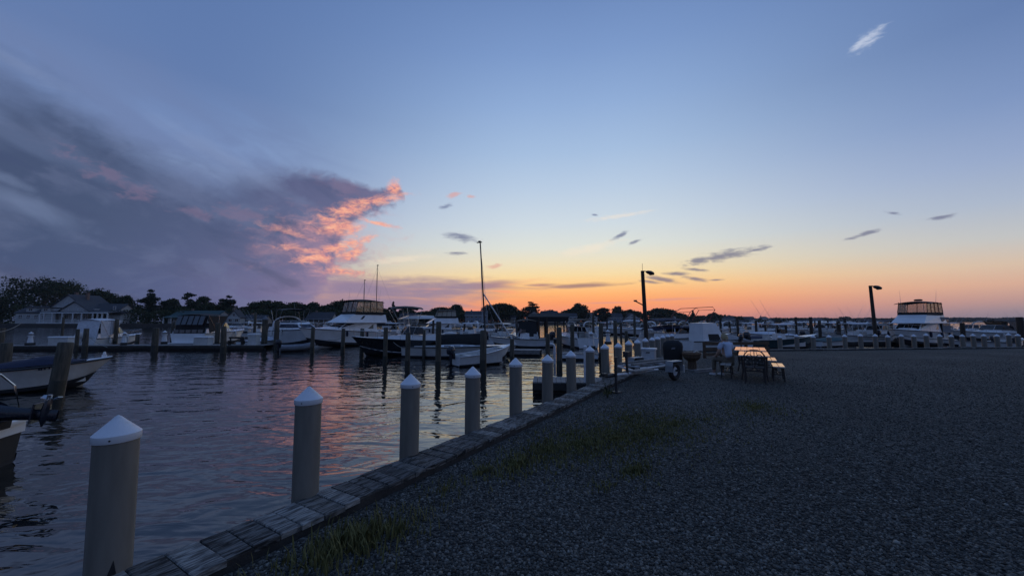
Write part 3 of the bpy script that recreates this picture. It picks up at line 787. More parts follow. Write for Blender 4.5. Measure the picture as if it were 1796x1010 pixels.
def wallbox(x0, x1, y0, y1, z1): wl.box(((x0 + x1) / 2, (y0 + y1) / 2, z1 / 2), (x1 - x0, y1 - y0, z1))
wallbox(X_(15), X_(86), 2, 11, Z_(548)); gable(rf, wl, X_(15), X_(86), 2, 11, Z_(548), Z_(536), 'x')
wallbox(X_(72), X_(150), 3, 15, Z_(541)); gable(rf, wl, X_(70), X_(133), 2.9, 15, Z_(539), Z_(515), 'y')
wallbox(X_(101), X_(150), .6, 8, Z_(545)); gable(rf, wl, X_(99), X_(152), .5, 10, Z_(545), Z_(528), 'y')
wallbox(X_(140), X_(185), 4, 13, Z_(546)); gable(rf, wl, X_(130), X_(185), 4, 13, Z_(546), Z_(531), 'x')
wallbox(X_(176), X_(201), 2, 8, Z_(551)); gable(rf, wl, X_(176), X_(201), 2, 8, Z_(551), Z_(546), 'x')
wl.build('wall', MT['siding'], hs); roof = rf.build('roof', MT['roofm'], hs)
for a, b in ((31, 47), (58, 74)):
    m = MB(); xm = X_((a + b) / 2); m.box((xm, 3.6, Z_(543)), (X_(b) - X_(a), 2.4, Z_(539) - Z_(546.5))); d_ = m.build('dormer', MT['siding'], hs)
    m = MB(); m.box((xm, 3.4, Z_(538.6)), (X_(b) - X_(a) + .6, 3.4, .25)); m.build('dormer_roof', MT['roofm'], d_)
    window(hs, xm, Z_(543), 1.7, 1.0, 2.38, 2)
for cx_, y0 in ((58, 532), (91, 512), (112, 513)):
    m = MB(); zc = Z_(y0); m.box((X_(cx_), 8, zc - 1.4), (1.5 if cx_ == 58 else .9, 1.0, 3.2)); m.box((X_(cx_), 8, zc + .3), (1.8 if cx_ == 58 else 1.1, 1.2, .22)); m.build('chimney', MT['brick'], roof)
window(hs, X_(100), Z_(530.5), 1.8, 1.5, 2.98); window(hs, X_(110), Z_(543), 2.2, 1.1, .58); window(hs, X_(136), Z_(543), 2.2, 1.1, .58)
window(hs, X_(181), Z_(540), .9, 1.6, 3.98)
for cx_ in (24, 38, 52, 66): window(hs, X_(cx_), Z_(555), 1.5, 1.7, 1.98)
for cx_ in (98, 112, 128, 146, 164): window(hs, X_(cx_), Z_(555), 1.8, 1.9, .58 if 101 < cx_ < 150 else 2.98 if cx_ < 101 else 3.98)
m = MB(); m.slab([(X_(86), -3.4, Z_(548.5)), (X_(202), -3.4, Z_(548.5)), (X_(202), 3.6, Z_(545)), (X_(86), 3.6, Z_(545))], .3); m.build('porch_roof', MT['roofm'], hs)
m = MB(); m.box(((X_(86) + X_(202)) / 2, -3.45, Z_(548.9)), (X_(202) - X_(86), .2, .5)); m.build('porch_fascia', MT['trim'], hs)
m = MB(); m.box(((X_(82) + X_(202)) / 2, -1.2, .35), (X_(202) - X_(82), 5, .7)); m.build('porch_floor', MT['trim'], hs)
for cx_ in (86, 93, 107, 124, 142, 157, 176, 184, 192, 201):
    m = MB(); m.box((X_(cx_), -3.3, (.7 + Z_(549.8)) / 2), (.42, .42, Z_(549.8) - .7)); m.build('column', MT['trim'], hs)
m = MB()
for zz in (1.0, 1.7): m.box(((X_(86) + X_(201)) / 2, -3.3, zz), (X_(201) - X_(86), .09, .09))
for i in range(70): m.box((X_(86) + (X_(201) - X_(86)) * (i + .5) / 70, -3.3, 1.35), (.07, .06, .6))
m.build('porch_railing', MT['trim'], hs)
m = MB()
for y0 in (552.5, 556.5): m.box(((X_(16) + X_(85)) / 2, 1.93, Z_(y0)), (X_(85) - X_(16), .1, .22))
m.build('belt_course', MT['trim'], hs)

def cottage(px0, px1, eave, ridge, off, label, wall, roofmat, axis='x', nw=4, rows=1, name='waterfront_house', porch=False, depth=None, base=570):
    D_, k_, loc, X_, Z_ = house_frame(px0, px1, off)
    h = thing(name, label, 'house', loc, 0); wl, rf = MB(), MB()
    x0, x1 = X_(px0), X_(px1); dp = depth or (x1 - x0) * .6
    wl.box(((x0 + x1) / 2, dp / 2, Z_(eave) / 2), (x1 - x0, dp, Z_(eave))); gable(rf, wl, x0, x1, 0, dp, Z_(eave), Z_(ridge), axis)
    wl.build('wall', wall, h); rr = rf.build('roof', roofmat, h)
    m = MB(); m.box(((x0 + x1) / 2, -.56, Z_(eave) - .1), (x1 - x0 + .8, .12, .35)); m.build('fascia', MT['trim'], h)
    H = Z_(eave)
    for r_ in range(rows):
        for i in range(nw):
            xx = x0 + (x1 - x0) * (i + .5) / nw
            window(h, xx, H * (r_ + .55) / rows, min((x1 - x0) / nw * .5, 2.2), H / rows * .45, -.0)
    if axis == 'y': window(h, (x0 + x1) / 2, H + (Z_(ridge) - H) * .35, 1.0, (Z_(ridge) - H) * .35, 0.0)
    m = MB(); m.box((x0 + (x1 - x0) * .25, dp * .55, Z_(ridge) - .1), (.8, .8, 1.8)); m.build('chimney', MT['brick'], rr)
    if porch:
        for i in range(nw + 1):
            xx = x0 + (x1 - x0) * i / nw; m = MB(); m.box((xx, -2.2, Z_(eave) / 2), (.3, .3, Z_(eave))); m.build('column', MT['trim'], h)
        m = MB(); m.slab([(x0 - .4, -2.6, Z_(eave) - .2), (x1 + .4, -2.6, Z_(eave) - .2), (x1 + .4, .1, Z_(eave) + .5), (x0 - .4, .1, Z_(eave) + .5)], .2); m.build('porch_roof', roofmat, h)
    return h
cottage(294, 374, 556, 544, 7, 'green roofed waterfront house behind the striped canvas cruiser', MT['siding'], MT['roofg'], 'x', 6, 1, porch=True)
cottage(398, 420, 557, 543, 6, 'pale gabled cottage below the open branched pine', MT['siding'], MT['roofm'], 'y', 2, 1)
cottage(424, 462, 560, 552, 6, 'long low pale boathouse right of the gabled cottage', MT['siding3'], MT['roofm'], 'x', 4, 1, name='boathouse')
cottage(536, 580, 560, 547, 7, 'dim house with columns between two cruisers under dark trees', MT['siding'], MT['roofm'], 'x', 5, 1, porch=True)
cottage(700, 730, 558, 549, 6, 'small tan house right of the pointed conifer', MT['siding3'], MT['roofm'], 'x', 3, 1)
cottage(816, 854, 553, 545, 6, 'blue grey two storey house left of the tall leaning mast', MT['siding2'], MT['roofm'], 'x', 5, 2)
cottage(884, 904, 558, 549, 4, 'dark brown house in front of the large round tree', MT['siding3'], MT['roofm'], 'x', 3, 1)
cottage(924, 950, 556, 545, 2, 'grey house with plain gable below the peaked tree', MT['siding'], MT['roofm'], 'y', 3, 2)
cottage(950, 978, 555, 545, 6, 'reddish brown house in the row beneath the orange glow', MT['siding3'], MT['roofm'], 'x', 4, 2)
cottage(984, 1012, 556, 549, 3, 'wide grey house left of the silhouette tree trunk', MT['siding'], MT['roofm'], 'x', 4, 2)
cottage(1026, 1048, 556, 548, 5, 'small pale house right of the silhouette tree', MT['siding'], MT['roofm'], 'y', 2, 2)
cottage(1066, 1092, 557, 549, 3, 'blue grey house below the small round tree left of the lamp pole', MT['siding2'], MT['roofm'], 'x', 3, 2)
cottage(1096, 1122, 558, 549, 3, 'grey cottage touching the left side of the lamp pole', MT['siding'], MT['roofm'], 'y', 3, 2)
cottage(1167, 1186, 556, 548, 3, 'white gabled cottage right of the lamp pole', MT['trim'], MT['roofm'], 'y', 2, 2)
cottage(1262, 1290, 560, 554, 3, 'low grey house at the right end of the tree row', MT['siding'], MT['roofm'], 'x', 4, 1)
cottage(1300, 1326, 561, 555, 3, 'low blue grey house on the thin right shore', MT['siding2'], MT['roofm'], 'x', 3, 1)
cottage(1334, 1352, 560, 555, 3, 'small gabled house left of the long low shoreline building', MT['siding'], MT['roofm'], 'y', 2, 1)
cottage(1398, 1448, 562, 557, 2, 'long low flat looking building on the right shore', MT['siding'], MT['roofm'], 'x', 9, 1, name='waterfront_building')

# ------------------------------------------------------------------ boat building kit (local: bow +x, stern x=0, waterline z=0)
class Hull:
    def __init__(s, L, B, fb, fs, rake=.9, full=2.4, tuck=.93, flare=.82):
        s.L, s.B, s.fb, s.fs, s.rake, s.full, s.tuck, s.flare = L, B, fb, fs, rake, full, tuck, flare
    def w(s, t):
        a = s.tuck + (1 - s.tuck) * min(1, t / .35)
        if t > .35: a = 1 - ((t - .35) / .65) ** s.full
        return s.B / 2 * a
    def sheer(s, t): return s.fs + (s.fb - s.fs) * t ** 1.7
    def pt(s, t, q, side=1):
        """q: 0 keel, 1 chine, 2 sheer"""
        zs = s.sheer(t); zc = .04 + (.42 * s.fb) * t ** 3; zk = -.32 + .30 * t ** 4
        ws = s.w(t); wc = ws * (s.flare - .12 * t); xs = s.L * t; r_ = s.rake * t ** 4
        K = Vector((xs - r_, 0, zk)); C_ = Vector((xs - r_ * .62, wc * side, zc)); S = Vector((xs, ws * side, zs))
        if q <= 1: return K.lerp(C_, q)
        m_ = C_.lerp(S, q - 1); m_.y -= side * .06 * ws * math.sin((q - 1) * math.pi) * t
        return m_
    def build(s, root, m, n=16, name='hull'):
        b = MB(); rows = []
        for i in range(n + 1):
            t = i / n; qs = (2, 1.66, 1.33, 1, 0)
            rows.append([s.pt(t, q, 1) for q in qs] + [s.pt(t, q, -1) for q in qs[::-1][1:]])
        b.grid(rows); k = len(rows[0]); b.f.append(tuple(range(k)))
        return b.build(name, m, root, True)
    def bottom(s, root, m, n=14):  # dark band along the waterline: antifouling plus hull shadow put into the colour
        b = MB()
        for sd in (1, -1):
            rows = []
            for i in range(n + 1):
                t = i / n; row = []
                for q in (.45, 1.0, 1.16):
                    p = s.pt(t, q, sd); p.y += sd * .028; p.z -= .01; p.x += .03 * t; row.append(p)
                rows.append(row)
            b.grid(rows if sd < 0 else [r_[::-1] for r_ in rows])
        b.slab([(-.006, s.w(0) * s.flare, .06), (-.006, -s.w(0) * s.flare, .06), (-.006, -s.w(0) * .5, -.2), (-.006, s.w(0) * .5, -.2)], .01)
        return b.build('bottom_paint_and_shade', m, root, True)
    def band(s, root, m, q0, q1, name, n=14, off=.012):
        b = MB()
        for sd in (1, -1):
            rows = []
            for i in range(n + 1):
                row = []
                for k in range(4):
                    p = s.pt(i / n, q0 + (q1 - q0) * k / 3, sd); p.y += sd * off; row.append(p)
                rows.append(row)
            b.grid(rows if sd < 0 else [r_[::-1] for r_ in rows])
        return b.build(name, m, root, True)
    def strip(s, root, q, r_, m, name, t0=0.0, n=16, off=.0):
        b = MB()
        for sd in (1, -1):
            P = []
            for i in range(n + 1):
                p = s.pt(t0 + (1 - t0) * i / n, q, sd); p.y += sd * off; P.append(p)
            b.tube(P, r_, 5)
        return b.build(name, m, root, True)
    def deck(s, root, m, t0=.42, side=.2, n=12, name='deck', camber=.05):
        b = MB(); rows = []
        for i in range(n + 1):
            t = t0 + (1 - t0) * i / n; w_, z, x = s.w(t), s.sheer(t), s.L * t
            rows.append([(x, w_ * u, z + .01 + camber * (1 - u * u)) for u in (1, .6, 0, -.6, -1)])
        b.grid([r_[::-1] for r_ in rows])
        for sd in (1, -1):
            rows = []
            for i in range(9):
                t = t0 * i / 8 + (.002 if i == 8 else 0); w_, z, x = s.w(t), s.sheer(t), s.L * t
                rows.append([(x, sd * w_, z + .01), (x, sd * (w_ - side), z + .015)])
            b.grid(rows if sd < 0 else rows)
        return b.build(name, m, root, True)
    def liner(s, root, m, t0=.42, side=.2, zs=.18, name='cockpit_liner'):
        b = MB(); n = 8; rows = []
        for i in range(n + 1):
            t = .01 + (t0 - .01) * i / n; w_, z, x = s.w(t) - side, s.sheer(t), s.L * t
            rows.append([(x, w_, z), (x, w_ * .96, zs), (x, -w_ * .96, zs), (x, -w_, z)])
        b.grid(rows); k = 4; b.f.append((0, 1, 2, 3)); b.f.append((n * k + 3, n * k + 2, n * k + 1, n * k))
        return b.build(name, m, root)

class Frus:                                  # a cabin-like frustum; corners: bottom 0-3, top 4-7 (aft-right, fwd-right, fwd-left, aft-left)
    def __init__(s, x0, x1, wa, wf, z0, z1, ia=.1, if_=.5, is_=.12, z0f=None, z1f=None):
        z0f = z0 if z0f is None else z0f; z1f = z1 if z1f is None else z1f
        s.c = [Vector(p) for p in ((x0, -wa, z0), (x1, -wf, z0f), (x1, wf, z0f), (x0, wa, z0),
                                   (x0 + ia, -wa + is_, z1), (x1 - if_, -wf + is_, z1f), (x1 - if_, wf - is_, z1f), (x0 + ia, wa - is_, z1))]
    FACES = dict(right=(0, 1, 5, 4), front=(1, 2, 6, 5), left=(2, 3, 7, 6), back=(3, 0, 4, 7))
    def mb(s, top=True, crown=.04):
        b = MB(); b.add(s.c, [s.FACES[k] for k in ('right', 'front', 'left', 'back')] + [(3, 2, 1, 0)])
        if top:
            t = s.c[4:]; ctr = sum(t, Vector()) / 4 + Vector((0, 0, crown)); o = len(b.v); b.v += [tuple(p) for p in t] + [tuple(ctr)]
            b.f += [(o, o + 1, o + 4), (o + 1, o + 2, o + 4), (o + 2, o + 3, o + 4), (o + 3, o, o + 4)]
        return b
    def q(s, face, u, v):
        a, b, c, d = (s.c[i] for i in s.FACES[face]); return a.lerp(b, u).lerp(d.lerp(c, u), v)
    def panel(s, b, face, u0, u1, v0, v1, off=.012, th=.02):
        P = [s.q(face, u0, v0), s.q(face, u1, v0), s.q(face, u1, v1), s.q(face, u0, v1)]
        n = (P[1] - P[0]).cross(P[3] - P[0]).normalized(); b.slab([p + n * off for p in P], th)

def arch(b, x0, x1, w, z, rise, th=.03, nx=4, ny=8, drop=0.0):
    """cloth top arched across the boat"""
    up, dn = [], []
    for i in range(nx + 1):
        x = x0 + (x1 - x0) * i / nx; zz = z - drop * abs(2 * i / nx - 1) ** 2
        up.append([(x, w * (2 * j / ny - 1), zz + rise * (1 - (2 * j / ny - 1) ** 2)) for j in range(ny + 1)])
        dn.append([(x, y, zq - th) for x, y, zq in up[-1]])
    b.grid(up); b.grid([r_[::-1] for r_ in dn])
    for i in (0, nx):
        b.grid([up[i], dn[i]] if i else [dn[i], up[i]])
    b.grid([[r_[0] for r_ in dn], [r_[0] for r_ in up]]); b.grid([[r_[-1] for r_ in up], [r_[-1] for r_ in dn]])

def bow_rail(root, h, t0=.45, hgt=.5, inset=.12, posts=5):
    b = MB(); P = []
    for sd in (1, -1):
        Q = []
        for i in range(posts * 2 + 1):
            t = t0 + (.985 - t0) * i / (posts * 2); p = h.pt(t, 2, sd); p.y -= sd * min(inset, abs(p.y) * .5); p.z += hgt * (.55 + .45 * t) if i else .02
            Q.append(p)
            if i and i % 2 == 0: b.tube([p, (p.x - .05, p.y, h.sheer(t))], .011, 5)
        P.append(Q)
    b.tube(P[0] + P[1][::-1], .013, 5)
    return b.build('bow_rail', MT['steel'], root, True)

def outboard(root, x, y, z, m, tilt=0.0, s=1.0):
    """outboard engine hung on the transom at x"""
    o = bpy.data.objects.new('outboard_motor', None); COL.objects.link(o); o.parent = root; o.location = (x, y, z); o.rotation_euler = (0, R(tilt), 0)
    b = MB(); rows = []
    for zz, l, w_ in ((.0, .20, .13), (.05, .30, .17), (.30, .34, .19), (.48, .30, .17), (.58, .18, .10)):
        rows.append([((-.28 + l * math.cos(a) * 1.0) * s, w_ * math.sin(a) * s, (zz + .12) * s) for a in [2 * math.pi * k / 12 for k in range(12)]])
    b.grid(rows, True); b.f.append(tuple(range(12))[::-1]); b.f.append(tuple(48 + k for k in range(12))); b.build('cowling', m, o, True)
    b = MB(); b.grid([[((-.25 + l * math.cos(a)) * s, w_ * math.sin(a) * s, zz * s) for a in [2 * math.pi * k / 8 for k in range(8)]] for zz, l, w_ in ((.14, .16, .10), (-.3, .11, .06), (-.62, .09, .035), (-.85, .10, .02))], True)
    b.box((-.28 * s, 0, -.56 * s), (.34 * s, .22 * s, .02 * s)); b.build('motor_leg', m, o, True)
    b = MB(); b.lathe([(.01, -.22), (.05, -.12), (.06, .05), (.045, .2), (.02, .26)], 8); gb = b.build('gearcase', m, o, True); gb.rotation_euler = (0, R(-90), 0); gb.location = (-.28 * s, 0, -.68 * s)
    b = MB()
    for k in range(3):
        a = k * 2.094; c_, s_ = math.cos(a), math.sin(a)
        b.slab([(-.50 * s, .02 * c_, -.68 * s + .02 * s_), (-.52 * s, .13 * math.cos(a - .4) * s, -.68 * s + .13 * math.sin(a - .4) * s), (-.56 * s, .16 * math.cos(a + .1) * s, -.68 * s + .16 * math.sin(a + .1) * s), (-.57 * s, .12 * math.cos(a + .6) * s, -.68 * s + .12 * math.sin(a + .6) * s)], .012)
    b.tube([(-.48 * s, 0, -.68 * s), (-.60 * s, 0, -.68 * s)], .035 * s, 7); b.build('propeller', MT['steel'], o)
    b = MB(); b.box((-.05 * s, 0, .0), (.14 * s, .26 * s, .42 * s)); b.build('motor_bracket', MT['rubber'], o)
    return o

def place(name, label, cat, bow, stern, group='boats moored in the harbour', dL=0.0):
    """Empty at the stern waterline; bow/stern are waterline pixels or ground points"""
    p = Vector(bow) if len(bow) == 3 else wat(*bow); q = Vector(stern) if len(stern) == 3 else wat(*stern)
    d = p - q; L = d.length + dL
    r_ = thing(name, label, cat, (q.x, q.y, WATER_Z), math.atan2(d.y, d.x), group)
    return r_, L
def place_at(name, label, cat, px, Y, heading, L, group='boats moored in the harbour', anchor=.5):
    """centre of the boat at pixel column px and distance Y; heading in degrees, 0 = to the right, 90 = away"""
    a = R(heading); x = (px - CX) / F * Y
    r_ = thing(name, label, cat, (x - math.cos(a) * L * anchor, Y - math.sin(a) * L * anchor, WATER_Z), a, group)
    return r_

def basics(root, h, hullm, deckm=None, t0=.42, rail=None, liner=True, side=.2, stripe=None, zs=.2, bottom=True):
    h.build(root, hullm)
    if bottom: h.bottom(root, MT['bottom'])
    h.deck(root, deckm or MT['white'], t0, side)
    h.strip(root, 2.0, .035, rail or MT['rail'], 'rub_rail', off=.012)
    if liner: h.liner(root, MT['offwhite'], t0, side, zs)
    if stripe: h.strip(root, 1.45, .03, stripe, 'hull_stripe', off=.01)

def fenders(root, h, ts, m):
    for t in ts:
        for sd in (1, -1):
            p = h.pt(t, 2, sd); z = p.z - .55
            b = MB(); b.lathe([(.02, 0), (.09, .05), (.10, .12), (.10, .42), (.09, .49), (.03, .54)], 8, (p.x, p.y * 1.0 + sd * .06, z)); b.tube([(p.x, p.y + sd * .06, z + .5), (p.x, p.y - sd * .05, p.z + .03)], .008, 4)
            b.build('fender', m, root, True)

def skiff(root, L, B, hullm=None, motor=True, motm=None, seats=2, cover=None, fb=.75, fs=.5, rail=None):
    h = Hull(L, B, fb, fs, .55); basics(root, h, hullm or MT['white'], t0=.78, side=.10, zs=.12, rail=rail)
    if cover:
        b = MB(); rows = []
        for i in range(9):
            t = .05 + .80 * i / 8; w_, z, x = h.w(t) + .02, h.sheer(t) + .03, L * t
            k = .30 * math.sin(math.pi * (i + .5) / 9.5)
            rows.append([(x, w_ * u, z + k * (1 - u * u) + random.uniform(-.01, .01)) for u in (1, .5, 0, -.5, -1)])
        b.grid([r_[::-1] for r_ in rows]); b.build('boat_cover', cover, root, True)
    else:
        for i in range(seats):
            x = L * (.22 + .3 * i); b = MB(); b.box((x, 0, h.sheer(.4) - .12), (.28, h.w(.3) * 1.75, .05)); b.build('seat', MT['seat'], root)
    if motor: outboard(root, -.02, 0, fs, motm or MT['motor'], 0, .75)
    return h

def console_boat(root, L, B, hullm=None, top=None, motm=None, fb=1.05, fs=.7, stripe=None, motors=1, rail=True):
    h = Hull(L, B, fb, fs, .8); basics(root, h, hullm or MT['white'], t0=.72, side=.16, zs=.22, stripe=stripe)
    f = Frus(L * .36, L * .50, B * .17, B * .16, .22, 1.32, .05, .16, .03); c = f.mb().build('console', MT['white'], root)
    b = MB(); f2 = Frus(L * .42, L * .50, B * .16, B * .15, 1.32, 1.72, .05, .12, .02)
    f2.panel(b, 'front', .02, .98, .02, .98); f2.panel(b, 'left', .05, .95, .02, .95); f2.panel(b, 'right', .05, .95, .02, .95); b.build('windscreen', MT['vinyl2'], c)
    b = MB(); b.box((L * .27, 0, .62), (.5, B * .36, .5)); b.box((L * .235, 0, 1.0), (.1, B * .36, .45)); b.build('helm_seat', MT['seat'], root)
    if top:
        b = MB(); zt = 2.15
        for sx, x in ((0, L * .34), (1, L * .50)):
            for sd in (1, -1): b.tube([(x, sd * B * .2, .3), (x + (.05 if sx else -.1), sd * B * .22, 1.6), (x + (.15 if sx else -.2), sd * B * .26, zt)], .025, 6)
        b.build('top_frame', MT['alu'], root, True)
        b = MB(); arch(b, L * .26, L * .58, B * .34, zt, .08, .05); b.build('t_top', top, root, True)
        b = MB()
        for sd in (1, -1): b.tube([(L * .3, sd * B * .2, zt + .06), (L * .1, sd * B * .24, zt + 2.2)], .012, 5, .005)
        b.build('antenna', MT['alu'], root)
    for i in range(motors): outboard(root, -.05, (i - (motors - 1) / 2) * .62, fs + .05, motm or MT['motor'], 0, 1.0)
    if rail: bow_rail(root, h, .6, .28)
    return h

def cruiser(root, L, B, hullm=None, fb=1.25, fs=.9, arch_m=None, top=None, stripe=None, glass=True, topz=None, side_curtain=None, railh=.5, tr=(.06, .42)):
    h = Hull(L, B, fb, fs, 1.0); basics(root, h, hullm or MT['white'], t0=.46, side=.26, zs=.3, stripe=stripe)
    # raised foredeck
    f = Frus(L * .44, L * .88, B * .36, B * .13, h.sheer(.5) - .02, h.sheer(.5) + .42, .02, L * .20, .16, z0f=h.sheer(.85), z1f=h.sheer(.85) + .05)
    c = f.mb(crown=.05).build('cabin', MT['white'], root, False)
    for fc in ('left', 'right'):
        b = MB(); f.panel(b, fc, .12 if fc == 'right' else .45, .55 if fc == 'right' else .88, .25, .72); b.build('cabin_window', MT['glass'], c)
    for i in range(2):
        b = MB(); b.box((L * (.60 + .1 * i), 0, h.sheer(.6) + .38 - .12 * i), (.45, .45, .05)); b.build('deck_hatch', MT['glass'], c)
    # windscreen
    z0 = h.sheer(.45) + .36; g_ = Frus(L * .30, L * .54, B * .40, B * .27, z0, z0 + .55, .25, .45, .10, z1f=z0 + .6)
    b = MB()
    for k in range(3): g_.panel(b, 'front', .02 + k * .32, .32 + k * .32, .06, .95)
    for k in range(2): g_.panel(b, 'left', .04 + k * .48, .46 + k * .48, .06, .95); g_.panel(b, 'right', .04 + k * .48, .46 + k * .48, .06, .95)
    ws = b.build('windscreen', MT['glass'], root)
    b = MB(); t_ = g_.c
    b.tube([t_[4], t_[5], t_[6], t_[7]], .022, 5); b.tube([t_[0], t_[4]], .022, 5); b.tube([t_[3], t_[7]], .022, 5); b.tube([t_[1], t_[5]], .02, 5); b.tube([t_[2], t_[6]], .02, 5)
    b.build('windscreen_frame', MT['alu'], ws, True)
    b = MB(); b.add([*g_.c[:4]], [(0, 1, 2, 3)]); cm = Frus(L * .02, L * .54, B * .45, B * .30, h.sheer(.3), z0, .15, .15, .05); 
    for fc in ('left', 'right'): cm.panel(b, fc, 0, 1, 0, 1, 0, .05)
    cm.panel(b, 'front', 0, 1, 0, 1, 0, .05); b.build('coaming', MT['white'], root)
    b = MB(); b.box((L * .36, -B * .18, .75), (.5, .55, .5)); b.box((L * .33, -B * .18, 1.2), (.12, .55, .5)); b.box((L * .06, 0, .7), (.5, B * .7, .45)); b.build('seat', MT['seat'], root)
    if arch_m:
        b = MB(); za = z0 + 1.05; P = []
        for i in range(11):
            a = math.pi * i / 10; P.append((L * .16 + .25 * math.sin(a), B * .44 * math.cos(a), h.sheer(.15) + (za - h.sheer(.15)) * math.sin(a) ** .45))
        b.tube([(p[0] - .12, p[1], p[2]) for p in P], .06, 6); b.tube(P, .07, 6); b.build('radar_arch', arch_m, root, True)
        b = MB(); b.tube([(L * .2, B * .2, za), (L * .12, B * .22, za + 1.6)], .012, 5, .004); b.build('antenna', MT['alu'], root)
    if top:
        zt = topz or z0 + 1.15
        b = MB(); arch(b, L * tr[0], L * tr[1], B * .42, zt, .16, .03, drop=.1); b.build('bimini_top', top, root, True)
        b = MB()
        for x in (L * tr[0] + .05, L * (tr[0] + tr[1]) / 2, L * tr[1] - .05):
            b.tube([(L * (tr[0] + tr[1]) * .46, B * .43, h.sheer(.2)), (x, B * .42, zt - .03)], .013, 5); b.tube([(L * (tr[0] + tr[1]) * .46, -B * .43, h.sheer(.2)), (x, -B * .42, zt - .03)], .013, 5)
        b.build('bimini_frame', MT['steel'], root, True)
        if side_curtain:
            b = MB()
            for sd in (1, -1):
                q = [(L * .08, sd * B * .43, h.sheer(.1)), (L * .30, sd * B * .43, h.sheer(.3) + .4), (L * .41, sd * B * .41, zt - .1), (L * .07, sd * B * .41, zt - .1)]
                b.slab(q if sd < 0 else q[::-1], .015)
            b.slab([(L * .02, B * .4, h.sheer(.05)), (L * .02, -B * .4, h.sheer(.05)), (L * .07, -B * .4, zt - .05), (L * .07, B * .4, zt - .05)], .015)
            b.build('side_curtain', side_curtain, root)
    bow_rail(root, h, .46, railh)
    fenders(root, h, (.2, .5), MT['offwhite'])
    return h

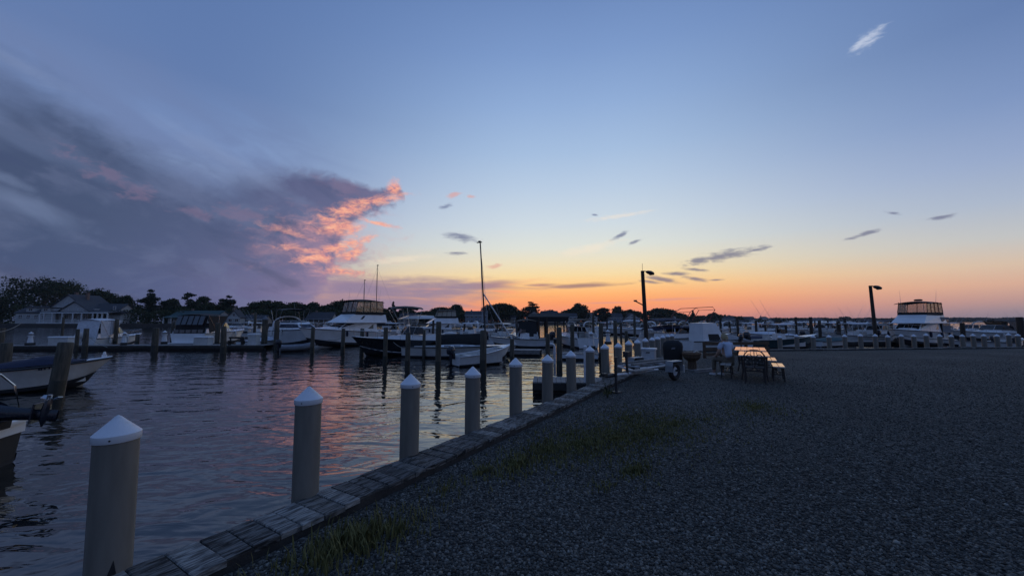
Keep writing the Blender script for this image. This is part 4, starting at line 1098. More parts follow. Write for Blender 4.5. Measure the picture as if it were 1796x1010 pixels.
def flybridge(root, L, B, hullm=None, canvas=None, panelm=None, stripe=None, fb=1.5, fs=1.0, aft=None, radar=False, hv=None, emblem=False, can_h=1.0, logo=None):
    canvas = canvas or MT['black']
    h = Hull(L, B, fb, fs, 1.3); basics(root, h, hullm or MT['white'], t0=.30, side=.3, zs=.45, stripe=stripe)
    zd = h.sheer(.45)
    f = Frus(L * .24, L * .70, B * .40, B * .28, zd - .1, zd + .95, .05, L * .13, .12, z0f=h.sheer(.7), z1f=zd + .9)
    c = f.mb().build('cabin', MT['white'], root)
    for fc, (u0, u1) in (('right', (.10, .97)), ('left', (.03, .90))):
        b = MB(); n = 3
        for k in range(n): f.panel(b, fc, u0 + (u1 - u0) * k / n + .006, u0 + (u1 - u0) * (k + 1) / n - .006, .32, .86)
        b.build('cabin_window', MT['glass'], c)
    b = MB()
    for k in range(3): f.panel(b, 'front', .03 + k * .32, .33 + k * .32, .25, .92)
    b.build('cabin_windscreen', MT['glass'], c)
    # foredeck trunk
    f1 = Frus(L * .60, L * .90, B * .26, B * .10, h.sheer(.7) - .05, h.sheer(.7) + .30, .02, L * .1, .1, z0f=h.sheer(.9), z1f=h.sheer(.9) + .1); f1.mb().build('foredeck_trunk', MT['white'], root)
    # flybridge coaming: overhangs the cabin, sloped front
    zf = zd + .95
    f2 = Frus(L * .12, L * .64, B * .44, B * .36, zf - .02, zf + .78, .12, L * .14, .16); fb_ = f2.mb(crown=.0).build('flybridge', MT['white'], root)
    b = MB(); b.box((L * .36, 0, zf - .05), (L * .56, B * .93, .07)); b.build('flybridge_deck', MT['white'], root)
    if logo:
        b = MB()
        for k, (u, v, w_, hh) in enumerate(((.44, .45, .035, .10), (.48, .55, .05, .16), (.52, .45, .03, .12), (.46, .70, .03, .05), (.56, .72, .03, .05), (.50, .36, .02, .10))):
            f2.panel(b, logo, u, u + w_, v, v + hh, .006, .008)
        b.build('hull_emblem', MT['navyhull'], fb_)
    # enclosure: dark band, posts, clear panels, roof
    z1 = zf + .78; x0, x1 = L * .16, L * .50
    e = Frus(x0, x1, B * .41, B * .33, z1 - .02, z1 + .25, .0, .06, .0); e.mb().build('canvas_band', canvas, root)
    e = Frus(x0 + .02, x1 - .05, B * .405, B * .325, z1 + .23, z1 + .25 + can_h, .10, .32, .05); posts = MB()
    for fc in ('right', 'left', 'front', 'back'):
        n = {'right': 4, 'left': 4, 'front': 3, 'back': 2}[fc]
        for k in range(n):
            b = MB(); e.panel(b, fc, k / n + .04 / n, (k + 1) / n - .04 / n, .02, .97, -.015, .01); b.build('clear_panel', panelm or MT['vinyl'], root)
        for k in range(n + 1):
            u = k / n; posts.tube([e.q(fc, u, 0), e.q(fc, u, 1)], .028, 5)
    posts.build('canvas_post', canvas, root)
    b = MB(); arch(b, x0 - .05, x1 - .18, B * .40, z1 + .22 + can_h, .16, .06, 5, 8, .12); b.build('canvas_roof', canvas, root, True)
    if radar:
        b = MB(); b.lathe([(.28, 0), (.33, .04), (.33, .12), (.22, .18)], 12, (L * .30, 0, z1 + can_h + .42)); b.build('radar_dome', canvas, root, True)
    b = MB()
    for sd, x in ((1, .2), (-1, .42)): b.tube([(L * x, sd * B * .3, z1 + .2 + can_h), (L * (x - .02), sd * B * .32, z1 + can_h + 1.6)], .014, 5, .004)
    b.build('antenna', MT['alu'], root)
    if hv:
        b = MB(); f2.panel(b, hv, .30, .36, .35, .8, .02, .05); b.build('flybridge_vent', MT['rubber'], fb_)
    if aft:
        a_ = Frus(L * .01, L * .24, B * .44, B * .43, h.sheer(.1), zf + .55, .12, .0, .06); b = MB()
        for fc in ('right', 'left', 'back'): a_.panel(b, fc, 0, 1, 0, 1, 0, .02)
        b.slab([a_.c[4], a_.c[5], a_.c[6], a_.c[7]], .03); b.build('aft_enclosure', aft, root)
        for fc in ('right', 'left'):
            for k in range(2):
                b = MB(); a_.panel(b, fc, .1 + k * .42, .46 + k * .42, .45, .85, .004, .006); b.build('enclosure_window', MT['vinyl2'], root)
    b = MB(); b.tube([(L * .13, -B * .2, .5), (L * .16, -B * .2, zf)], .02, 5); b.tube([(L * .13, -B * .1, .5), (L * .16, -B * .1, zf)], .02, 5)
    for k in range(5): b.tube([(L * (.135 + .005 * k), -B * .2, .9 + .3 * k), (L * (.135 + .005 * k), -B * .1, .9 + .3 * k)], .015, 5)
    b.build('ladder', MT['steel'], root)
    bow_rail(root, h, .32, .62)
    fenders(root, h, (.15, .4, .62), MT['navyhull'])
    return h

def sailboat(root, L, B, mast_h, hullm=None, cover=None, rake=0.0, furled=True, boom=True, mast_t=.55, backstay=True, low=False):
    h = Hull(L, B, .85, .7, .8, 2.0, .7); basics(root, h, hullm or MT['white'], t0=.36, side=.3, zs=.25)
    f = Frus(L * .34, L * .68, B * .30, B * .18, h.sheer(.5), h.sheer(.5) + (.10 if low else .35), .05, .4, .06); c = f.mb().build('cabin', MT['white'], root)
    for fc in ('left', 'right'):
        b = MB()
        for k in range(3): f.panel(b, fc, .12 + k * .27, .30 + k * .27, .3, .75)
        b.build('cabin_window', MT['glass'], c)
    xm = L * mast_t; zb = h.sheer(.5) + (-.42 if low else .35); top = Vector((xm - rake, 0, mast_h))
    b = MB(); b.tube([(xm, 0, zb - .4), top], .065, 7, .045); m_ = b.build('mast', MT['lampmetal'], root, True)
    b = MB(); b.tube([top + Vector((-.25, 0, .03)), top + Vector((.12, 0, .05))], .04, 5); b.box(top + Vector((-.05, 0, .1)), (.16, .12, .08)); b.build('masthead', MT['lampmetal'], m_)
    if boom:
        b = MB(); b.tube([(xm - .05, 0, zb + .75), (xm - L * .46, 0, zb + .72)], .05, 6); bo = b.build('boom', MT['alu'], root, True)
        b = MB(); rows = []
        for i in range(9):
            t = i / 8; x = xm - .03 - L * .45 * t; hh = (.56 if low else .34) - .12 * t
            rows.append([(x, .13 * math.cos(a), zb + .72 + hh * (.30 + .75 * math.sin(a))) for a in [2 * math.pi * k / 8 for k in range(8)]])
        b.grid(rows, True); b.f.append(tuple(range(8))[::-1]); b.f.append(tuple(64 + k for k in range(8))); b.build('sail_cover', cover or MT['black'], bo, True)
    b = MB(); hi = Vector((xm, 0, zb)).lerp(top, .97)
    lo_ = h.pt(.99, 2, 1); lo_.y = 0
    if furled:
        st = hi.lerp(Vector((xm, 0, zb)), .45); 
        b.tube([st, lo_], .045, 6)
    else: b.tube([hi, lo_], .012, 4)
    if backstay: b.tube([hi, (0.05, 0, h.fs)], .010, 4)
    for sd in (1, -1): b.tube([hi, (xm, sd * B * .46, h.sheer(.5))], .010, 4)
    b.build('rigging', MT['alu'], root)
    return h

# ------------------------------------------------------------------ docks
def dock(label, p, q, width, z=DOCK_Z, name='dock', fascia=None, piles=True, off=0.0):
    p, q = Vector((p[0], p[1], 0)), Vector((q[0], q[1], 0)); d = q - p; L = d.length
    r_ = thing(name, label, 'dock', (p.x, p.y, 0), math.atan2(d.y, d.x))
    b = MB(); n = int(L / .16)
    for i in range(n): b.box(((i + .5) * L / n, off + random.uniform(-.01, .01), z - .02), (L / n - .012, width, .04), jit=.003)
    o = b.build('deck_boards', MT['dock'], r_); o['kind'] = 'stuff'
    b = MB()
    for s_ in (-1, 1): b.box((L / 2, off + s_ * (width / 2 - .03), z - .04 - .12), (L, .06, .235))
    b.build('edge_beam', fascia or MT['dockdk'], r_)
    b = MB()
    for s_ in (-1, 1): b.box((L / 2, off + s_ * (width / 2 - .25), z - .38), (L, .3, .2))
    b.build('float_beam', MT['dockdk'], r_)
    return r_
def wp(px, Y): return ((px - CX) / F * Y, Y)
dock('long low grey dock stretching across the left side of the basin', wp(-60, 33), wp(476, 34), 1.7)
dock('grey dock in the middle behind the bow of the small skiff', wp(868, 28.6), wp(948, 28.0), 1.6, fascia=MT['dock'])
dock('pale edged dock right of the white elbow pipe', wp(984, 25.4), wp(1048, 24.8), 1.5, fascia=MT['pvc'])
dock('dark finger dock reaching into the water just beyond the fifth capped post', (.75, 13.9), (4.15, 13.6), 1.3)
dock('long dock behind the middle boats carrying pedestals and boxes', wp(735, 46), wp(980, 46), 1.8)
dock('dock running behind the navy canvas cruiser', wp(1130, 36), wp(1280, 36), 1.6)
dock('far dock under the rows of small right hand boats', wp(1280, 60), wp(1800, 64), 1.8)
dock('near dock between the far bulkhead and the open console boats', wp(1240, 38), wp(1560, 40), 1.4)

# covered slips far right
cs = thing('boat_shelter', 'long pale roofed boat shelter on thin piles behind the right hand boats', 'shelter', (*wp(1390, 130), WATER_Z), 0)
b = MB(); Wd = (1475 - 1390) / F * 130
b.slab([(0, 0, 1.9), (Wd, 0, 1.9), (Wd, 3, 2.5), (0, 3, 2.5)], .25); b.slab([(Wd, 6, 1.9), (0, 6, 1.9), (0, 3, 2.5), (Wd, 3, 2.5)], .25); b.build('roof', MT['offwhite'], cs)
for i in range(9):
    b = MB(); b.tube([(Wd * i / 8, .2, -.5), (Wd * i / 8, .2, 1.85)], .15, 6); b.build('shelter_post', MT['piling'], cs)

# ------------------------------------------------------------------ mooring pilings
def piling(label, px, top, base=None, Y=None, d=.36, lean=(0, 0), cone=False, group='weathered mooring pilings', mat_=None):
    if Y is None: Y = wat(px, base).y
    p = at(px, top, Y); x = p.x; H = p.z - WATER_Z
    x0 = (px - CX) / F * Y
    r_ = thing('mooring_piling', label, 'piling', (x0, Y, WATER_Z), random.random(), group)
    r_.rotation_euler = (R(lean[1]), R(lean[0]), random.random())
    r0, r1 = d / 2, d / 2 * random.uniform(.86, .97)
    b = MB(); b.lathe([(r0 * 1.02, -1.2), (r0 * 1.02, .25), (r0, .5)], 10); b.build('wet_base', MT['pilwet'], r_, True)
    b = MB(); b.lathe([(r0, .498), ((r0 + r1) / 2, H * .7), (r1, H - .03), (r1 * .86, H)], 10); b.build('shaft', mat_ or MT['piling'], r_, True)
    if cone:
        b = MB(); b.lathe([(r1 * 1.12, H - .03), (r1 * 1.1, H + .02), (.02, H + .32)], 10); b.build('cone_cap', MT['greycan'], r_, True)
    return r_
PIL = [
 ('thick piling with pale rope wraps at the left edge beside the runabout', 20, 601, 655, .42, (0, 0)),
 ('leaning piling standing in front of the runabout bow, nearest in the water', 113, 600, 694, .40, (4.0, 0)),
 ('thin piling at the left edge behind the thick one', 8, 575, 630, .32, (0, 0)),
 ('slim piling behind the runabout bow, left of a close pair', 141, 577, 616, .26, (0, 0)),
 ('stout piling tied to the runabout bow line, right of a close pair', 156, 576, 618, .36, (0, 0)),
 ('tall piling right of the white canvas boat at the long dock', 208, 560, 607, .34, (0, 0)),
 ('thin piling rising behind the dock box at far left', 114, 556, 600, .26, (0, 0)),
 ('short stub piling right of the second small lighthouse pedestal', 246, 586, 608, .34, (0, 0)),
 ('broad piling with pale streak standing in front of the long dock', 277, 575, 617, .44, (0, 0)),
 ('piling left of the striped canvas cruiser stern', 307, 564, 605, .36, (0, 0)),
 ('piling right of the striped canvas cruiser stern, left of a leaning one', 385, 566, 608, .42, (0, 0)),
 ('dark piling just right of the striped canvas cruiser, standing nearer', 397, 572, 620, .40, (-2, 0)),
 ('grey piling between the small covered boat and the sport cruiser', 488, 562, 613, .42, (0, 0)),
 ('thin tall piling behind the flat roofed dinghy at the long dock end', 449, 548, 600, .3, (0, 0)),
 ('piling right of the sport cruiser bow', 551, 574, 620, .30, (0, 0)),
 ('left piling in front of the white flybridge cruiser hull', 604, 576, 619, .30, (0, 0)),
 ('right piling in front of the flybridge cruiser, at the black hulled bow', 637, 576, 620, .30, (0, 0)),
 ('dark piling in front of the black hulled cruiser windscreen', 678, 574, 640, .26, (0, 0)),
 ('piling in front of the black hulled cruiser stern quarter', 717, 583, 650, .26, (0, 0)),
 ('slim piling behind the black hull at the canvas back', 745, 578, 628, .22, (0, 0)),
 ('tall dark piling in open water between sailboat and black hull', 770, 564, 652, .28, (0, 0)),
 ('tall piling crossing the mast foot and the white skiff', 848, 579, 648, .34, (0, 0)),
 ('dark piling just off the white skiff bow', 898, 594, 640, .26, (0, 0)),
 ('dark piling pair member left of the grey elbow pipe', 960, 585, 646, .24, (0, 0)),
 ('dark piling right of the white elbow pipe', 980, 574, 650, .30, (0, 0)),
 ('dark piling beyond the seventh capped post', 1003, 568, 622, .30, (0, 0)),
 ('dark thick piling standing in the bright strip of water', 1053, 566, 632, .30, (0, 0)),
 ('dark piling right of the bright strip of water', 1078, 562, 626, .28, (0, 0)),
 ('thin piling left of the bright strip of water', 1040, 548, 606, .26, (0, 0)),
 ('slim brown piling with pale top left of the lamp pole', 1097, 580, 620, .26, (0, 0)),
 ('dark thin piling close left of the lamp pole', 1112, 552, 604, .26, (0, 0)),
]
for lb, px, tp, bs, d, ln in PIL: piling(lb, px, tp, bs, None, d, ln)
piling('tapered piling with grey cone cap right of the small covered boat', 467, 560, 611, None, .5, (0, 0), True)
PIL2 = [
 ('tall thin dark piling behind the blond seated person', 1292, 556, 603, .24), ('dark piling behind the left picnic table end', 1324, 562, 601, .28), ('tall dark piling standing between the tables and the dark hulled console boat', 1360, 568, 608, .28),
 ('dark piling above the bow of the dark hulled console boat', 1394, 556, 596, .28), ('tallest dark piling of the cluster right of the console boat', 1420, 556, 601, .34), ('thin dark piling close right of the tallest one', 1427, 562, 590, .2),
 ('leaning dark piling third in the cluster right of the console boat', 1435, 562, 606, .3), ('isolated thick dark piling left of the canopy boat', 1468, 564, 600, .42), ('red banded piling before the flybridge yacht cabin door', 1653, 564, 598, .5),
 ('dark piling right of the flybridge yacht stern', 1684, 566, 602, .42), ('tall black topped piling near the right edge', 1785, 556, 602, .56), ('dark piling on the far right behind the arched canvas boat', 1739, 559, 580, .4),
]
for lb, px, tp, bs, d in PIL2: piling(lb, px, tp, bs, None, d, (0, 0), mat_=MT['polewood'])
rr = random.Random(5)
DL = {560: 'between the sport cruiser and the flybridge canvas', 690: 'below the pointed conifer', 760: 'at the beige canvas cruiser', 790: 'right of the beige canvas cruiser', 815: 'left of the tall leaning mast', 862: 'just right of the tall leaning mast', 872: 'at the foot of the slanting stay', 925: 'under the peaked tree', 938: 'right of the peaked tree', 1012: 'under the silhouette tree', 1028: 'right of the silhouette tree', 1064: 'above the ninth capped post', 1088: 'above the eleventh capped post', 1150: 'just right of the tall lamp pole', 1240: 'above the slab sided cabin boat', 1262: 'above the peaked grey cover', 1278: 'left of the tall piling behind the person', 1307: 'above the left end of the tables', 1340: 'above the right hand benches', 1376: 'behind the dark hulled console boat', 1408: 'left of the tallest dark piling', 1450: 'left of the isolated thick piling', 1480: 'right of the isolated thick piling', 1500: 'left of the right lamp pole', 1548: 'right of the right lamp pole', 1560: 'at the flybridge yacht bow'}
def dist_label(px): return 'thin distant piling ' + DL[px]
for i, px in enumerate([560, 690, 760, 790, 815, 862, 872, 925, 938, 1012, 1028, 1064, 1088, 1150, 1240, 1262, 1278, 1307, 1340, 1376, 1408, 1450, 1480, 1500, 1548, 1560]):
    Y = rr.uniform(48, 70); piling(dist_label(px), px, rr.uniform(557, 567), None, Y, .30, (rr.uniform(-1.5, 1.5), 0), group='distant pilings among the boats', mat_=MT['polewood'])

# ------------------------------------------------------------------ lighthouse shaped power pedestals
def pedestal():
    r_ = thing('power_pedestal', 'p', 'pedestal', (0, 0, 0))
    b = MB(); b.box((0, 0, .11), (.42, .42, .22), ch=.02); b.build('pedestal_base', MT['dockdk'], r_)
    b = MB(); b.lathe([(.20, .22), (.17, .45), (.125, .78)], 8); b.build('tower', MT['ltin'], r_)
    b = MB(); b.lathe([(.20, .78), (.20, .82), (.15, .83)], 8); b.build('gallery', MT['ltin'], r_)
    b = MB(); b.lathe([(.11, .83), (.11, .98)], 8); b.build('lantern', MT['lampglass'], r_)
    b = MB(); b.lathe([(.17, .98), (.16, 1.01), (.05, 1.10), (.02, 1.15)], 8); b.build('lantern_roof', MT['ltin'], r_)
    return r_
ped0 = pedestal()
PEDS = [('white lighthouse shaped pedestal at the far left beside the dock box', 60, 33.0, DOCK_Z), ('white lighthouse shaped pedestal right of the white canvas boat', 223, 33.2, DOCK_Z),
        ('white lighthouse shaped pedestal on a brown stand left of the striped canvas cruiser', 293, 32.6, DOCK_Z + .12), ('white lighthouse shaped pedestal in the middle behind the black boom cover', 810, 45.6, DOCK_Z + .2),
        ('pale lighthouse shaped pedestal peeking above the eighth capped post', 1036, 24.9, DOCK_Z + .25), ('pale lighthouse shaped pedestal behind the ninth capped post', 1065, 30, DOCK_Z + .25), ('small pale pedestal on the dock behind the lamp pole', 1150, 35.8, DOCK_Z + .3)]
for i, (lb, px, Y, z) in enumerate(PEDS):
    o = ped0 if i == 0 else dup(ped0)
    x, y = wp(px, Y); o.location = (x, y, z); o.rotation_euler = (0, 0, rr.random()); o['label'] = lb; o['group'] = 'lighthouse shaped power pedestals'

def dock_box(label, px, Y, w_, h, d=.6, z=DOCK_Z, m=None):
    x, y = wp(px, Y); r_ = thing('dock_box', label, 'dock box', (x, y, z), 0)
    b = MB(); b.box((0, 0, h * .42), (w_, d, h * .84), ch=.03); b.build('box_body', m or MT['offwhite'], r_)
    b = MB(); b.box((0, 0, h * .92), (w_ + .08, d + .08, h * .16), ch=.05); b.build('lid', m or MT['white'], r_)
dock_box('long white dock box between the left pedestals', 115, 33, 1.65, .75)
dock_box('white dock box in front of the striped canvas cruiser transom', 361, 33.2, 1.2, .75)
dock_box('small white box on the dock left of the grey cone capped piling', 449, 33.6, .7, 1.0)
dock_box('pale dock box on the middle dock near the pedestal', 790, 45.5, 1.4, .7)
r_ = thing('dock_bench', 'dark slatted bench on the long dock right of the striped canvas cruiser', 'bench', (*wp(418, 33.4), DOCK_Z), 0)
for nm, z in (('seat', .35), ('backrest', .62)):
    b = MB(); b.box((0, 0, z), (1.25, .35 if nm == 'seat' else .05, .07 if nm == 'seat' else .16)); b.build(nm, MT['dockdk'], r_)
for sx in (-.55, .55):
    b = MB(); b.box((sx, 0, .16), (.08, .3, .32)); b.box((sx, .1, .5), (.08, .06, .4)); b.build('leg', MT['dockdk'], r_)
# white pipes
r_ = thing('elbow_pipe', 'white pipe bent over at the top, rising beyond the fifth capped post', 'pipe', (*wp(972, 22.5), WATER_Z), 0)
zt = at(970, 603, 22.5).z - WATER_Z
b = MB(); P = [(0, 0, -.3), (0, 0, zt - .2)] + [(-.18 * (1 - math.cos(a)), 0, zt - .2 + .18 * math.sin(a)) for a in (.4, .8, 1.2, 1.57)] + [(-.55, 0, zt - .02)]
b.tube(P, .075, 9); b.build('pipe', MT['pvc'], r_, True)
b = MB(); b.tube([(0, 0, zt * .5), (0, 0, zt * .5 + .12)], .095, 9); b.build('collar', MT['pvc'], r_, True)
r_ = thing('white_pipe', 'straight thin white pipe standing left of the eighth capped post', 'pipe', (*wp(1025, 13.2), WATER_Z), 0)
zt = at(1025, 610, 13.2).z - WATER_Z
b = MB(); b.tube([(0, 0, -.3), (0, 0, zt)], .055, 9); b.build('pipe', MT['pvc'], r_, True)
b = MB(); b.lathe([(.07, zt - .02), (.07, zt + .05), (.02, zt + .09)], 9); b.build('cap', MT['pvc'], r_, True)

# ------------------------------------------------------------------ boats on the left
r_, L = place('runabout', 'white runabout with navy cover and pointed bow at the left, moored between pilings', 'boat', (157, 675), (-45, 690), dL=.55)
h = Hull(L, 2.3, 1.02, .78, .75, 2.2); basics(r_, h, MT['offwhite'], t0=.80, side=.28, zs=.2)
b = MB(); rows = []
for i in range(11):
    t = .02 + .76 * i / 10; w_, z, x = h.w(t) - .26, h.sheer(t) + .04, L * t; k = .20 * math.sin(math.pi * min(1, (i + 1) / 10.5)) + .12 * math.exp(-((t - .5) / .12) ** 2)
    rows.append([(x, w_ * u, z + k * (1 - u * u) ** .6 + random.uniform(-.015, .015)) for u in (1, .75, .35, 0, -.35, -.75, -1)])
b.grid([q[::-1] for q in rows]); b.build('boat_cover', MT['navy'], r_, True)
b = MB()
for k, t in enumerate((.475, .49, .515, .545, .58, .61, .625)):
    p = h.pt(t, 1.86, -1); q = h.pt(t + .011, 1.86, -1); p2 = h.pt(t, 1.965, -1); q2 = h.pt(t + .011, 1.965, -1)
    nn = Vector((0, -1, .2)) * .028
    b.slab([p + nn, q + nn, q2 + nn, p2 + nn], .006)
b.build('registration_mark', MT['navyhull'], r_)
b = MB(); p = h.pt(.93, 2, 1); b.box((p.x, 0, p.z + .1), (.14, .10, .10)); b.lathe([(.04, 0), (.055, .05), (.03, .12)], 8, (p.x, 0, p.z + .14)); b.build('bow_light', MT['white'], r_)
b = MB(); b.box((h.L * .88, 0, h.sheer(.88) + .08), (.22, .06, .05)); b.build('cleat', MT['steel'], r_)

# near left boat: only its stern with a tilted outboard is in view
r_ = thing('outboard_boat', 'near boat cut by the left edge, with tilted outboard and steel arch', 'boat', (-8.5, 6.35, WATER_Z), R(200), 'boats moored in the harbour')
h = Hull(5.6, 1.75, .95, .72, .7); basics(r_, h, MT['rubber'], MT['white'], t0=.6, side=.34, zs=.25); h.band(r_, MT['white'], 1.62, 1.98, 'gunwale_band')
b = MB(); b.box((-.012, 0, .60), (.016, 1.62, .22)); b.build('transom_band', MT['white'], r_)
b = MB(); b.box((.05, 0, .715), (.30, 1.60, .07), ch=.02); b.build('transom_cap', MT['white'], r_)
o = outboard(r_, -.05, .0, .74, MT['motor'], 82, .95)
b = MB(); rows = []
for i in range(8):
    t = .015 + .60 * i / 7; x = 5.6 * t; w_ = h.w(t) - .04; k = .62 * math.sin(math.pi * (i + 2.6) / 10.5)
    rows.append([(x, w_ * u, h.sheer(t) + .04 + k * (1 - abs(u) ** 2.2) + random.uniform(-.02, .02)) for u in (1, .7, .35, 0, -.35, -.7, -1)])
b.grid([q[::-1] for q in rows]); b.build('boat_cover', MT['navy'], r_, True)
b = MB()
for dx in (0, .30):
    b.tube([(.05 + dx, .80, .75), (.15 + dx, .76, 1.3), (.25 + dx, .6, 1.52), (.28 + dx, 0, 1.56), (.25 + dx, -.6, 1.52), (.15 + dx, -.76, 1.3), (.05 + dx, -.80, .75)], .018, 6)
b.build('arch_rail', MT['steel'], r_, True)

r_ = place_at('small_cabin_boat', 'white canvas topped boat seen stern on at the long dock, left of the second pedestal', 'boat', 186, 38.0, 97, 6.5, anchor=.3)
h = cruiser(r_, 6.5, 2.3, fb=1.1, fs=.8, top=MT['whitecan'], topz=2.55, side_curtain=MT['whitecan']); outboard(r_, -.05, 0, .8, MT['whitemotor'], 0, 1.0)
r_ = place_at('canvas_cruiser', 'stern of a cruiser with black and clear striped canvas, behind the white dock box', 'boat', 347, 38.5, 95, 9.0, anchor=.12)
h = cruiser(r_, 9.0, 3.4, fb=1.5, fs=1.25, top=MT['black'], topz=3.05, side_curtain=MT['black'])
for k in range(5): b = MB(); b.slab([(-.05 + .1, -1.25 + k * .52 + .42, 2.1), (.05, -1.25 + k * .52, 2.1), (.40, -1.25 + k * .52, 2.95), (.40, -1.25 + k * .52 + .42, 2.95)], .01); b.build('clear_panel', MT['wavy'], r_)
for k in range(5): b = MB(); b.slab([(-.03, -1.35 + k * .55 + .45, 1.32), (-.03, -1.35 + k * .55, 1.32), (.0, -1.35 + k * .55, 1.62), (.0, -1.35 + k * .55 + .45, 1.62)], .01); b.build('lower_panel', MT['wavy'], r_)
b = MB(); b.box((-.35, 0, .35), (.7, 3.0, .08)); b.build('swim_platform', MT['white'], r_)
r_ = place_at('covered_boat', 'small boat under pale ribbed cover left of the cone capped piling', 'boat', 455, 37.5, 80, 5.0, anchor=.3); skiff(r_, 5.0, 2.0, cover=MT['whitecan'])
r_ = place_at('flat_roof_boat', 'small flat roofed boat behind the cone capped piling', 'boat', 462, 58, 10, 6.5); console_boat(r_, 6.5, 2.4, top=MT['offwhite'])
r_ = place_at('moored_cruiser', 'pale cruiser moored in front of the gabled cottage', 'boat', 412, 88, 200, 9.5); cruiser(r_, 9.5, 3.1, arch_m=MT['white'])
r_ = place_at('moored_runabout', 'low pale boat right of the cruiser by the gabled cottage', 'boat', 438, 86, 185, 6.5); console_boat(r_, 6.5, 2.3, top=MT['whitecan'])
r_ = place_at('sport_cruiser', 'white sport cruiser with tall curved arch and dark window band', 'boat', 526, 38.5, -40, 8.6, anchor=.5)
h = cruiser(r_, 8.6, 3.1, fb=1.75, fs=1.45, arch_m=MT['white'], top=MT['black'], topz=3.6)
b = MB()
f = Frus(2.8, 6.9, 1.42, .75, 1.62, 2.3, .05, 1.5, .2)
f.mb().build('raised_cabin', MT['white'], r_)
for fc in ('right', 'left', 'front'): f.panel(b, fc, .06, .94, .30, .78)
b.build('window_band', MT['navyhull'], r_)
r_, L = place('inflatable_dinghy', 'grey inflatable dinghy floating below the sport cruiser hull', 'dinghy', (548, 614), (492, 616))
b = MB(); w_ = .65
P = [(0, -w_, .28), (L * .3, -w_, .26), (L * .7, -w_ * .95, .30), (L * .92, -w_ * .55, .42), (L, 0, .48), (L * .92, w_ * .55, .42), (L * .7, w_ * .95, .30), (L * .3, w_, .26), (0, w_, .28)]
b.tube(P, .23, 9); b.build('tube', MT['greycan'], r_, True)
b = MB(); b.box((L * .42, 0, .12), (L * .8, w_ * 1.7, .06)); b.build('floor', MT['greyhull'], r_)
b = MB(); b.box((.1, 0, .3), (.08, w_ * 1.6, .4)); b.build('transom', MT['greyhull'], r_)
b = MB(); b.box((L * .45, 0, .42), (.25, w_ * 1.8, .05)); b.build('seat', MT['greyhull'], r_)
outboard(r_, .02, 0, .45, MT['motor'], 0, .7)
r_ = place_at('flybridge_cruiser', 'white flybridge cruiser with black and clear canvas enclosure, below the two bare masts', 'boat', 611, 39, 242, 10.2)
flybridge(r_, 10.2, 3.3, canvas=MT['black'], hv='left', fb=1.85, fs=1.25, can_h=1.2)
r_, L = place('black_hull_cruiser', 'black hulled express cruiser with white deck, bow pointing left', 'boat', (640, 624), (792, 619), dL=.9)
h = cruiser(r_, L, 3.0, hullm=MT['blackhull'], fb=1.35, fs=1.0, top=MT['black'], topz=3.4, stripe=None, tr=(.34, .66))
h.strip(r_, 1.12, .03, MT['white'], 'boot_stripe', off=.012)
f = Frus(L * .22, L * .55, 1.30, 1.0, 2.62, 2.84, .1, .6, .12); f.mb().build('hardtop', MT['white'], r_)
r_ = place_at('light_tackle_boat', 'boat with bare white frame top left of the lighthouse pedestal dock', 'boat', 690, 52, 150, 7.0); console_boat(r_, 7.0, 2.5, top=MT['whitecan'])

# sailboats
r_, L = place('sailing_boat', 'grey sloop with tall raked mast and black boom cover in the middle', 'sailboat', (902, 628), (712, 625), dL=.2)
sailboat(r_, L, 2.3, at(836, 425, 26).z - WATER_Z, hullm=MT['offwhite'], rake=.50, mast_t=.735, backstay=False, low=True)
for px, tp, Y, lb, hd in ((660, 466, 62, 'sailboat with the taller of two bare masts behind the flybridge cruiser', 170), (638, 492, 66, 'sailboat with the shorter of two bare masts, at the canvas enclosure', 185)):
    r_ = place_at('moored_sailboat', lb, 'sailboat', px, Y, hd, 8.5, anchor=.55); sailboat(r_, 8.5, 2.6, at(px, tp, Y).z - WATER_Z, furled=False)
r_, L = place('white_skiff', 'small white open skiff with upswept bow in front of the sloop', 'skiff', (884, 636), (797, 642), dL=.45)
h = skiff(r_, L, 1.55, motor=True, fb=1.05, fs=.55, rail=MT['white'])

